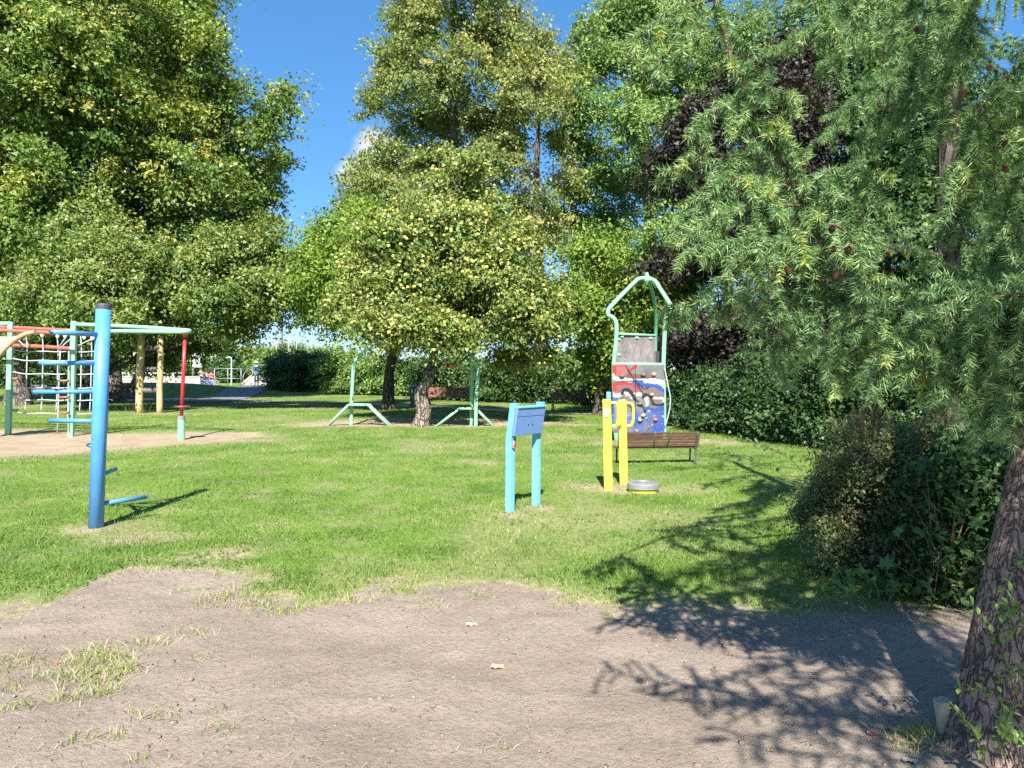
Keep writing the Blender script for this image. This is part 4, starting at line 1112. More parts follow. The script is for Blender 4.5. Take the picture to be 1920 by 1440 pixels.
# ------------------------------------------------------------------ leafy shoots round the larch foot
def leafy(name, label, base, stems, leaf_l, tint, seed, mat='broadleaf'):
    rs = random.Random(seed)
    t = thing(name, label, 'plant', base)
    me = bpy.data.meshes.new('leaf')
    me.from_pydata([(0, 0, 0), (.28, .35, .06), (.3, .65, .05), (0, 1, -.08), (-.3, .65, .05), (-.28, .35, .06), (0, .5, 0)], [], [(0, 1, 6), (1, 2, 6), (2, 3, 6), (3, 4, 6), (4, 5, 6), (5, 0, 6)])
    a = me.attributes.new('tint', 'FLOAT', 'POINT'); a.data.foreach_set('value', [tint] * 7)
    me.materials.append(M[mat]); me.update()
    mb = MB(); cnt = 0
    for st in stems:
        pts = smooth_path([np.array(p) for p in st], 7)
        mb.tube(pts, list(np.linspace(.003, .0012, len(pts))), 4, False)
        for i in range(3, len(pts)):
            for sgn in (-1, 1):
                tdir = V(pts[i] - pts[i - 1]).normalized()
                o = bpy.data.objects.new('leaf', me); o.parent = t; o.location = V(pts[i]) - ORIGIN[t.name]
                s = leaf_l * rs.uniform(.7, 1.2); o.scale = (s * .8, s, s)
                side = tdir.cross(Vector((0, -.6, .8))).normalized() * sgn
                if rs.random() < .12: continue
                d = (tdir * rs.uniform(.2, 1.2) + side * rs.uniform(.5, 1.2) + Vector((rs.gauss(0, .45), rs.gauss(0, .45), rs.gauss(.1, .4)))).normalized()
                q = d.to_track_quat('Y', 'Z'); o.rotation_euler = q.to_euler()
                col.objects.link(o); cnt += 1
    mb.build('stems', M['twig'], t, 'stuff')
    return t
S_ = []
for (x0, y0, x1, y1, x2, y2, d) in ((1905, 1440, 1870, 1310, 1800, 1290, 2.75), (1930, 1400, 1880, 1230, 1800, 1100, 2.8), (1960, 1380, 1920, 1260, 1870, 1285, 2.7), (1960, 1200, 1910, 1140, 1880, 1150, 2.8),
                                    (1960, 1300, 1930, 1180, 1850, 1195, 2.75), (1850, 1440, 1830, 1380, 1790, 1330, 2.75), (1890, 1450, 1880, 1380, 1900, 1320, 2.7), (1960, 1420, 1920, 1390, 1880, 1370, 2.65), (1960, 1100, 1920, 1050, 1870, 1130, 2.8)):
    S_.append([P(x0, y0, d), P(x1, y1, d), P(x2, y2, d)])
leafy('seedling', 'bright small leaved shoots sprouting in front of the larch foot', (1.9, 2.72, 0), S_, .038, .8, 5)
# willow-like shoot hanging over the lawn at the bush's left
leafy('arching_shoot', 'thin arching shoot with narrow leaves reaching left from the bush over the lawn', (2.3, 6.4, 0),
      [[P(1540, 980, 6.4), P(1500, 880, 6.4), P(1440, 840, 6.4), P(1370, 815, 6.4)], [P(1540, 980, 6.3), P(1480, 900, 6.3), P(1400, 860, 6.3), P(1330, 850, 6.3)]], .06, .6, 9)

# cut stake beside the trunk
t = thing('stake', 'short cut wooden stake standing in the soil beside the larch trunk', 'stake', (1.76, 3.14, 0))
c = np.array([1.76, 3.14, 0.0])
mb = MB(); mb.tube([c + np.array([.01, 0, -.05]), c + np.array([.006, 0, .07]), c + np.array([.0, 0, .145])], [.026, .030, .036], 12, True, rough=.05)
mb.build('shaft', M['stake'], t)

# ------------------------------------------------------------------ play equipment, near
# blue climbing post with spiral rungs
c = G(179, 988); c[2] = 0
t = thing('climbing_post', 'tall blue steel post with rungs set in a spiral, nearest on the left', 'climbing post', c)
h = CH + (HZ - 577) / F * c[1] + .0
mb = MB(); mb.tube([c - np.array([0, 0, .15]), c + np.array([.04, 0, h * .5]), c + np.array([.075, 0, h])], .066, 28)
mb.build('post', M['blue'], t)
mb = MB(); top = c + np.array([.075, 0, h]); mb.lathe(top, [(.069, -.012), (.069, .022), (.06, .036), (.03, .042)], 24); mb.build('cap', M['rubber'], t)
for py, ang, ln in ((627, 246, .44), (681, 222, .44), (734, 192, .50), (790, 168, .48), (842, 128, .46), (893, 100, .46), (946, 58, .44)):
    z = CH + (HZ - py) / F * c[1]
    a = math.radians(ang)
    p0 = c + np.array([.075 * z / h, 0, z]); dv = np.array([math.cos(a), math.sin(a), 0])
    mb = MB(); mb.tube([p0 + dv * .05, p0 + dv * (.06 + ln)], .021, 14)
    mb.tube([p0 + dv * (.06 + ln), p0 + dv * (.075 + ln)], [.021, .012], 14)
    rg = mb.build('rung', M['blue'], t)
    mb = MB(); mb.tube([p0 + dv * (.0755 + ln), p0 + dv * (.083 + ln)], [.017, .014], 12); mb.build('end_plug', M['rubber'], rg)

# blue two-post frame with a board
c = np.array([*((G(955, 962) + G(1005, 950)) / 2)[:2], 0])
t = thing('exercise_frame', 'light blue two post exercise frame with a bolted board between its bent tops', 'exercise frame', c)
pl, pr = G(956, 961), G(1005, 949.5)
th = math.atan2(pr[1] - pl[1], pr[0] - pl[0])
rot = rotz(th)
for p, zt in ((pl, 1.135), (pr, 1.135)):
    mb = MB()
    sec = [(-.036, -.036), (.036, -.036), (.036, .036), (-.036, .036)]
    vs = []
    for z, sx, sy in ((-.1, 0, 0), (0, 0, 0), (.745, .004, 0), (.765, .006, -.002), (zt, .05, -.05)):
        for u, v_ in sec:
            q = rot @ Vector((u, v_, 0))
            vs.append((p[0] + q.x + sx, p[1] + q.y + sy, z))
    fs = [(i * 4 + k, i * 4 + (k + 1) % 4, (i + 1) * 4 + (k + 1) % 4, (i + 1) * 4 + k) for i in range(4) for k in range(4)] + [(3, 2, 1, 0), (16, 17, 18, 19)]
    mb.add(vs, fs)
    o = mb.build('post', M['light_blue'], t)
    bv = o.modifiers.new('bevel', 'BEVEL'); bv.width = .006; bv.segments = 2
# the board is bolted to the right hand face of both posts and follows their tilt
ux = (V(pr) - V(pl)).normalized(); nrm_ = ux.cross(Vector((0, 0, 1))).normalized()
lean = Vector((.045, -.048, .37)); uz = (lean - ux * lean.dot(ux)).normalized(); uy = uz.cross(ux).normalized()
R3 = Matrix((ux, uy, uz)).transposed()
off = nrm_ * .053
A0 = V(pl) + off + Vector((.012, -.01, .80)) - ux * .03
lenx = (V(pr) - V(pl)).length + .03
H = .29
cen = A0 + ux * lenx * .5 + uz * H * .5
mb = MB(); mb.box(cen, (lenx, .026, H), R3, .004); bd = mb.build('board', M['panel_blue'], t)
mb = MB(); mb.box(cen + uz * (H * .5 + .010), (lenx, .045, .016), R3, .003); mb.build('top_batten', M['light_blue'], t)
mb = MB(); mb.box(cen + uz * (H * .5 - .085) - uy * .0135, (lenx - .02, .003, .004), R3); mb.build('joint_line', M['bin'], bd)
for u in (-.03, .045):
    mb = MB(); q = cen + ux * u - uz * .03; mb.tube([q - uy * .011, q - uy * .02], .008, 10); mb.build('bolt', M['rubber'], bd)
mb = MB()
q = A0 + ux * .07 + uy * .05
mb.tube(smooth_path([q + uz * .06, q - uz * .03 + uy * -.01, q - uz * .09 + ux * -.015 + uy * -.03, q - uz * .14 - ux * .04 + uy * -.05], 6), [.02] * 8 + [.024] * 8 + [.018] * 3, 12)
mb.build('grip', M['maroon'], t)

# yellow twister station
pl, pr = G(1141, 918), G(1170, 909)
c = (pl + pr) / 2; c[2] = 0
t = thing('grip_posts', 'pair of yellow square posts with bent tube handles beside the round disc', 'exercise posts', c)
for p, pxt, ztop in ((pl, 1138, 1.115), (pr, 1167, 1.09)):
    xt = (pxt - 960) / F * p[1]
    mb = MB()
    rot = rotz(math.radians(-12))
    sec = [(-.05, -.045), (.05, -.045), (.05, .045), (-.05, .045)]
    vs = []
    for z, x in ((-.1, p[0]), (0, p[0]), (ztop, xt)):
        for u, v_ in sec:
            q = rot @ Vector((u, v_, 0)); vs.append((x + q.x, p[1] + q.y, z))
    fs = [(i * 4 + k, i * 4 + (k + 1) % 4, (i + 1) * 4 + (k + 1) % 4, (i + 1) * 4 + k) for i in range(2) for k in range(4)] + [(3, 2, 1, 0), (8, 9, 10, 11)]
    mb.add(vs, fs); o = mb.build('post', M['yellow'], t)
    bv = o.modifiers.new('bevel', 'BEVEL'); bv.width = .007; bv.segments = 2
    x0 = xt + .045; y0 = p[1] - .03
    mb = MB()
    mb.tube(smooth_path([(x0 - .01, y0, ztop - .04), (x0 + .055, y0 - .01, ztop - .045), (x0 + .085, y0 - .015, ztop - .09), (x0 + .085, y0 - .015, ztop - .27), (x0 + .055, y0 - .01, ztop - .325), (x0 - .01, y0, ztop - .335)], 6), .017, 12)
    mb.build('handle', M['yellow'], t)
mb = MB(); q = P(1137, 774, pl[1] - .056); mb.box(q, (.06, .004, .10), rotz(math.radians(-12)), .001); mb.build('sticker', M['white'], t)
mb = MB(); a_, b_ = np.array([(1145 - 960) / F * pl[1], pl[1] - .02, .765]), np.array([(1165 - 960) / F * pr[1], pr[1] - .02, .785])
mb.tube([a_, b_], .017, 10); mb.build('crossbar', M['yellow'], t)
c = G(1206, 921); c[2] = 0
t = thing('twister_disc', 'round grey metal standing disc on a low yellow base in the grass', 'turntable', c)
mb = MB(); mb.lathe(c, [(.165, -.05), (.175, .028), (.16, .034)], 40); mb.build('base', M['yellow'], t)
mb = MB(); mb.lathe(c, [(.188, .036), (.197, .042), (.197, .098), (.190, .106), (.17, .108), (.02, .110)], 44); mb.build('platform', M['grey_metal'], t)
t2 = [o for o in t.children if o.name.startswith('platform')][0]
for k in range(5):
    mb = MB(); mb.lathe(c + np.array([0, 0, .108]), [(.155 - k * .03, 0), (.156 - k * .03, .004), (.148 - k * .03, .004), (.147 - k * .03, 0)], 36); mb.build('tread_ring', M['grey_metal'], t2)

# ------------------------------------------------------------------ benches
def bench(label, c, yaw, L, s, slat_m, frame_m, rows=5, seat_rows=4, group=None, rake=.28, strap=False, dark=False):
    t = thing('bench', label, 'bench', c, group)
    R = rotz(yaw)
    def W(x, y, z): return V(c) + R @ Vector((x, y * s, z * s))
    # x along, +y is the side the sitter faces
    for k in range(seat_rows):
        mb = MB(); mb.box(W(0, -.14 + k * .125, .45 - .012 * k * -.2), (L, .105 * s, .035 * s), R, .004); mb.build('slat', M[slat_m], t)
    Rb = R @ Matrix.Rotation(rake, 3, 'X')
    for k in range(rows):
        z = .53 + k * .085
        y = -.22 - (z - .5) * math.tan(rake)
        mb = MB(); mb.box(W(0, y, z), (L, .03 * s, .072 * s), Rb, .004); mb.build('slat', M[slat_m], t)
    for x in (-L * .46, L * .46):
        mb = MB()
        mb.tube([W(x, .26, -.03), W(x, .24, .22), W(x, .22, .42)], .026 * s, 8)
        mb.tube([W(x, .25, .425), W(x, -.2, .425)], .024 * s, 8)
        ytop = -.25 - (.95 - .5) * math.tan(rake)
        mb.tube(smooth_path([W(x, -.30, -.03), W(x, -.24, .2), W(x, -.235, .45), W(x, ytop + .0, .9)], 4), .026 * s, 8)
        mb.build('leg', M[frame_m], t)
    if strap:
        for x in (-.06 * L, .10 * L):
            mb = MB(); mb.tube([W(x, -.24, .46), W(x * (1.0 if x < 0 else 1.45), -.235 - .41 * math.tan(rake) - .03, .93)], .016 * s, 6); mb.build('brace', M[frame_m], t)
    return t
c = P(1229, 0, 12.0); c[2] = 0
bench('low slatted brown bench seen from behind, right of the yellow posts', np.array([(1230 - 960) / F * 12.1, 12.1, 0]), math.radians(6), 1.30, .56, 'bench_wood', 'iron', 5, 4, rake=.32, strap=True)
c = np.array([(848 - 960) / F * 29, 29, 0])
bench('red brown bench facing the lawn behind the bent apple trunk', np.array([(846 - 960) / F * 28.5, 28.5, 0]), math.pi, 1.75, .85, 'bench_red', 'iron')
bench('dark bench in the shade between the straight trunk and the thin lime trunk', np.array([(1072 - 960) / F * 26.5, 26.5, 0]), math.pi + .08, 1.42, .8, 'bench_dark', 'iron')
bench('dark bench under the lindens behind the blue climbing post', np.array([(222 - 960) / F * 34, 34, 0]), math.pi, 1.8, .85, 'bench_dark', 'iron')
bench('dark bench in deep shade behind the climbing net', np.array([(95 - 960) / F * 33, 33, 0]), math.pi, 2.0, .85, 'bench_dark', 'iron')

# litter bin
c = np.array([(778 - 960) / F * 29.5, 29.5, 0])
t = thing('litter_bin', 'dark blue grey litter bin left of the red brown bench', 'litter bin', c)
mb = MB(); mb.lathe(c, [(.17, 0), (.19, .05), (.20, .72), (.205, .74)], 20); mb.build('drum', M['bin'], t)
mb = MB(); mb.lathe(c + np.array([0, 0, .742]), [(.212, 0), (.212, .04), (.15, .10), (.03, .12)], 20); mb.build('lid', M['bin'], t)

# leaning grey slab near the shaded bench
c = np.array([(240 - 960) / F * 37, 37, 0])
t = thing('stone_slab', 'grey wedge shaped slab leaning beside the bench under the lindens', 'slab', c)
mb = MB()
pr_ = [P(231, 747, 36.5), P(250, 748, 36.5), P(262, 700, 36.5), P(255, 694, 36.5)]
vs = [p for p in pr_] + [p + np.array([.05, .5, 0]) for p in pr_]
mb.add(vs, [(0, 1, 2, 3), (7, 6, 5, 4), (0, 4, 5, 1), (1, 5, 6, 2), (2, 6, 7, 3), (3, 7, 4, 0)])
mb.build('slab', M['stone_dark'], t)

# ------------------------------------------------------------------ climbing frame with net, far left
d1, d2 = 17.6, 17.2
p1, p2, p3 = G(15, 813), G(133, 816), G(196, 812)
t = thing('climbing_structure', 'mint green climbing frame with rope net, red tubes and rope ladder at the left edge', 'climbing frame', np.array([p1[0], p1[1], 0]))
zt = 2.50
for p, pxt in ((p1, 21), (p2, 139), (p3, 200)):
    mb = MB(); xt = (pxt - 960) / F * p[1]
    ztop = CH + (HZ - (602 if pxt > 100 else 604)) / F * p[1]
    sec = [(-.058, -.05), (.058, -.05), (.058, .05), (-.058, .05)]
    vs = [(x + u, p[1] + v_, z) for z, x in ((-.1, p[0]), (ztop, xt)) for u, v_ in sec]
    mb.add(vs, [(k, (k + 1) % 4, 4 + (k + 1) % 4, 4 + k) for k in range(4)] + [(3, 2, 1, 0), (4, 5, 6, 7)])
    o = mb.build('post', M['green'], t); bv = o.modifiers.new('bevel', 'BEVEL'); bv.width = .015; bv.segments = 2
def tb(name, pts, r, m_, parent, sides=10, k=6):
    mb = MB(); mb.tube(smooth_path(pts, k) if len(pts) > 2 else pts, r, sides); return mb.build(name, M[m_], parent)
# hairpin top rail to the spinner pole
dp = G(340, 822)[1]
tb('top_rail', [P(139, 608, p2[1]), P(240, 612, 17.0), P(330, 618, dp + .15), P(356, 620.5, dp), P(330, 622, dp - .15), P(240, 621, 16.6), P(200, 621, 16.8)], .044, 'green', t, 12)
tb('top_rail', [P(-220, 607, 18.5), P(-80, 607, 18.2), P(21, 607, p1[1])], .05, 'green', t, 12)
tb('top_tube', [P(-160, 608, 18), P(0, 613, 17.7), P(139, 620, 17.2)], .042, 'red_tube', t)
tb('top_tube', [P(-160, 610, 16.8), P(0, 619, 16.8), P(100, 624, 16.7), P(200, 629.5, 16.8)], .042, 'red_tube', t)
tb('cross_tube', [P(20, 647.5, 17.5), P(80, 650, 17.4), P(137, 654, 17.2)], .045, 'red_tube', t)
tb('cross_tube', [P(-120, 643, 17.8), P(20, 647, 17.6)], .045, 'red_tube', t)
dn = 17.3
def netx(u, v): return (24 + u * 158, 657 + v * 116)
for px in (50, 80, 108, 152, 171):
    tb('rope', [P(px - 1, 626, dn), P(px + 1, 657, dn), P(px, 698, dn - .02), P(px - 1, 740, dn), P(px - 3, 773, dn)], .014, 'rope', t, 6, 4)
for py in (655, 672, 697, 723, 746, 771):
    pts = []
    for i, px in enumerate((24, 50, 80, 108, 130, 152, 171, 196)):
        pts.append(P(px, py + (0 if i in (0,) else 3 + (i % 2) * 1.0) + px * .008, dn - .03))
    tb('rope', pts, .014, 'rope', t, 6, 4)
for a_, b_ in (((110, 652), (126, 628)), ((110, 655), (134, 634)), ((138, 652), (178, 633)), ((50, 652), (26, 630))):
    tb('rope', [P(*a_, dn - .05), P(*b_, dn - .05)], .013, 'rope', t, 6)
for px0, px1 in ((113, 108), (129, 127)):
    tb('rope', [P(px0, 656, dn - .25), P((px0 + px1) / 2, 720, dn - .25), P(px1, 812 if px0 < 120 else 806, dn - .25)], .014, 'rope', t, 6, 3)
for py in (684, 714, 745, 774):
    tb('rung', [P(110.5, py, dn - .27), P(129, py - .3, dn - .27)], .025, 'red_tube', t, 10)
for px, py in ((50, 626), (79, 628), (108, 630), (122, 630), (158, 632), (174, 633)):
    mb = MB(); q = P(px, py, dn - .05); mb.lathe(q, [(.02, -.05), (.035, -.02), (.035, .02), (.02, .045)], 10); mb.build('net_clamp', M['white'], t)
for py, m_ in ((681, 'cream'), (710, 'red_tube'), (739, 'blue'), (769, 'dark_green')):
    mb = MB(); q = P(24, py, p1[1] - .02); mb.tube([q, q + np.array([.12, 0, 0])], .03, 10); mb.build('side_bolt', M[m_], t)
# cream panel with its arched tube at the picture's left edge
q0 = G(-20, 820)
t = thing('slide_arch', 'cream panel with arched tan tube entering at the left edge in front of the net', 'slide', np.array([q0[0], 16.2, 0]))
tb('arch_tube', [P(-40, 730, 16.2), P(-12, 680, 16.2), P(12, 651, 16.2), P(38, 631, 16.2), P(66, 621.5, 16.2)], .05, 'tan_tube', t, 12)
mb = MB()
prf = [P(-80, 631, 16.3), P(33, 631.5, 16.3), P(10, 649, 16.3), P(-14, 677, 16.3), P(-40, 722, 16.3), P(-80, 722, 16.3)]
vs = prf + [p + np.array([0, .04, 0]) for p in prf]; n_ = len(prf)
mb.add(vs, [tuple(range(n_)), tuple(reversed(range(n_, 2 * n_)))] + [(i, i + n_, (i + 1) % n_ + n_, (i + 1) % n_) for i in range(n_)])
mb.build('panel', M['cream'], t)
tb('support_post', [P(-60, 722, 16.35), np.array([P(-60, 722, 16.35)[0], 16.35, -.1])], .06, 'green', t, 12)

# spinner pole
c = np.array([G(340, 822)[0], dp, 0])
t = thing('spinner_pole', 'red spinning pole with a footrest ring on a mint green foot tube', 'spinner', c)
mb = MB(); mb.lathe(c, [(.075, -.1), (.075, .40), (.07, .405)], 20); mb.build('foot_tube', M['green'], t)
mb = MB(); mb.lathe(c + np.array([0, 0, .4055]), [(.078, 0), (.078, .075), (.03, .08)], 20); mb.build('collar', M['grey_metal'], t)
tb('pole', [c + np.array([.003, 0, .48]), P(347, 628, dp)], .037, 'red', t, 14)
q = P(342, 762, dp)
mb = MB(); mb.lathe(q, [(.05, -.018), (.165, -.014), (.17, 0), (.165, .012), (.05, .018)], 28); mb.build('footrest', M['maroon'], t)
mb = MB(); q = P(347.5, 627, dp); mb.lathe(q, [(.04, -.06), (.055, -.01), (.075, .02)], 14); mb.build('top_joint', M['red_tube'], t)

# peeled pole ladder
dl = G(262, 774)[1]
c = np.array([(281 - 960) / F * dl, dl, 0])
t = thing('pole_ladder', 'two peeled wooden poles joined by three dark rollers beside the red pole', 'ladder', c)
for xb, xt, yt in ((260.5, 264.5, 628), (299, 301.5, 631)):
    mb = MB(); a_ = np.array([(xb - 960) / F * dl, dl, -.1]); e_ = P(xt, yt, dl)
    mb.tube([a_ * (1 - q) + e_ * q + np.array([random.gauss(0, .008), 0, 0]) for q in np.linspace(0, 1, 9)] + [e_ + np.array([0, 0, .03])], [.118 if xb < 280 else .098] * 8 + [.11 if xb < 280 else .09, .05], 14, True, rough=.03)
    mb.build('pole', M['peeled_pole'], t)
for py in (653, 692.5, 732.5):
    mb = MB(); mb.tube([P(254, py, dl + .02), P(257, py, dl + .02), P(297, py - .2, dl + .02)], [.075, .09, .09], 14); mb.build('roller', M['tyre'], t)

# ------------------------------------------------------------------ swing frame
dS = 20.4
c = np.array([(770 - 960) / F * dS, dS, 0])
t = thing('swing_frame', 'mint green arched tube swing frame with low sloping side ramps around the apple trunk', 'swing frame', c)
def px0(px, d): return (px - 960) / F * d
tb('arch_tube', [np.array([px0(658.5, dS), dS, -.1]), P(659, 760, dS), P(662, 700, dS), P(664, 683, dS), P(672, 670, dS), P(700, 645, dS), P(740, 618, dS), P(775, 600, dS), P(810, 612, dS), P(850, 640, dS), P(872, 668, dS), P(884, 684, dS), P(885.5, 700, dS), P(884, 750, dS), np.array([px0(883, dS), dS, -.1])], .05, 'green', t, 12, 5)
dB = dS - 1.2
dS2 = 19.9
tb('arch_tube', [np.array([px0(892, dS2), dS2, -.1]), P(893, 750, dS2), P(896.5, 700, dS2), P(896, 688, dS2), P(890, 676, dS2), P(868, 650, dS2), P(840, 630, dS2), P(800, 610, dS2)], .05, 'green', t, 12, 5)
for (xl, xa, xb, xr, yb, ya) in ((615, 656, 692, 733, 792, 758), (818, 862, 893, 926, 794, 765)):
    for q_, (A, B) in enumerate((((xl, yb), (xa, ya)), ((xa, ya), (xb, ya)), ((xb, ya), (xr, yb)))):
        a_, b_ = P(*A, dS - .1), P(*B, dS - .1)
        if q_ == 0: a_[2] = -.03
        if q_ == 2: b_[2] = -.03
        m_ = (a_ + b_) / 2; dv = b_ - a_; ln = np.linalg.norm(dv)
        R = Matrix.Rotation(-math.atan2(dv[2], dv[0]), 3, 'Y')
        mb = MB(); mb.box(m_, (ln + .01, .28, .035), R, .004); mb.build('ramp_board', M['ramp_grey'], t)
        tb('ramp_rail', [a_ + np.array([0, -.17, -.01]), b_ + np.array([0, -.17, -.01])], .035, 'green', t, 10)
# red hanging rings
for px, py, w_ in ((849, 686, 8), (836, 685, 5)):
    q = P(px, py, 19.6); rw = w_ / F * 19.6
    tt = thing('gym_ring', 'wide red hanging ring under the apple branches' if w_ > 6 else 'narrow red hanging ring left of the wider one', 'ring', q)
    mb = MB(); pts = [q + np.array([rw * math.cos(a), .03 * math.sin(a * 1), .045 * math.sin(a)]) for a in np.linspace(0, 2 * math.pi, 21)]
    mb.tube(pts, .022, 8, False); mb.build('ring', M['red'], tt)
    tb('rope', [q + np.array([0, 0, .045]), q + np.array([0, .25, .42])], .012, 'rope', tt, 6)

# ------------------------------------------------------------------ climbing tower
dT = 15.9
c = np.array([px0(1198, dT), dT, 0])
t = thing('climbing_tower', 'mint green tube climbing tower with a pointed open roof and a graffiti painted wall', 'climbing tower', c)
dR = dT + 1.0
apex = P(1213, 521, dT + .45)
# left front tube: foot, waist, flared knee, roof
tb('tower_tube', [np.array([px0(1156, dT), dT, -.1]), P(1152, 750, dT), P(1151, 683, dT), P(1155, 640, dT), P(1156, 612, dT), P(1153, 600, dT), P(1147, 594, dT), P(1141, 591, dT), P(1140.5, 582, dT), P(1146, 574, dT + .05), P(1170, 549, dT + .2), P(1192, 527, dT + .35), P(1200, 522.5, dT + .4), apex], .045, 'green', t, 12, 4)
tb('tower_tube', [np.array([px0(1246, dT), dT, -.1]), P(1245, 760, dT), P(1244, 690, dT), P(1246, 630, dT), P(1248, 600, dT), P(1253, 588, dT), P(1257, 578, dT), P(1256, 570, dT + .05), P(1240, 545, dT + .2), P(1228, 527, dT + .4), apex], .045, 'green', t, 12, 4)
tb('tower_tube', [np.array([px0(1229, dR + 1), dR + 1, -.1]), P(1229, 700, dR + .9), P(1229, 640, dR + .8), P(1230, 600, dR + .6), P(1226, 560, dR + .2), P(1217, 530, dT + .6), apex], .04, 'dark_green', t, 12, 4)
mb = MB(); mb.lathe(apex, [(.03, -.12), (.075, -.06), (.075, .02), (.04, .06), (.035, .10), (.02, .115)], 14); mb.build('apex_cap', M['green'], t)
tb('cross_rail', [P(1152, 625.5, dT - .02), P(1229, 629, dT + .2)], .025, 'green', t)
tb('cross_rail', [P(1150, 682, dT - .02), P(1245, 683, dT - .02)], .03, 'green', t)
tb('cross_rail', [P(1150, 812, dT - .02), P(1245, 812, dT - .02)], .025, 'green', t)
# upper weathered panel and its side return
def quad_panel(name, corners, th, mat, parent):
    mb = MB(); n = V(np.cross(corners[1] - corners[0], corners[3] - corners[0])).normalized()
    nv_ = np.array(n) * th
    vs = list(corners) + [q - nv_ for q in corners]
    mb.add(vs, [(0, 1, 2, 3), (7, 6, 5, 4), (0, 4, 5, 1), (1, 5, 6, 2), (2, 6, 7, 3), (3, 7, 4, 0)])
    return mb.build(name, M[mat], parent)
quad_panel('upper_panel', [P(1153, 681, dT + .02), P(1229, 681, dT + .12), P(1229, 629, dT + .2), P(1155, 626.5, dT + .04)], .02, 'board', t)
quad_panel('side_panel', [P(1229, 680, dT + .1), P(1241, 680, dT + .7), P(1241, 660, dT + .7), P(1229, 658, dT + .1)], .02, 'board', t)
for px, py in ((1166, 631), (1194, 633), (1220, 634), (1160, 636), (1160, 665), (1227, 665)):
    mb = MB(); mb.box(P(px, py, dT + .02 + .16 * (px - 1155) / 74), (.07, .03, .04), None, .004); mb.build('bracket', M['green'], t)
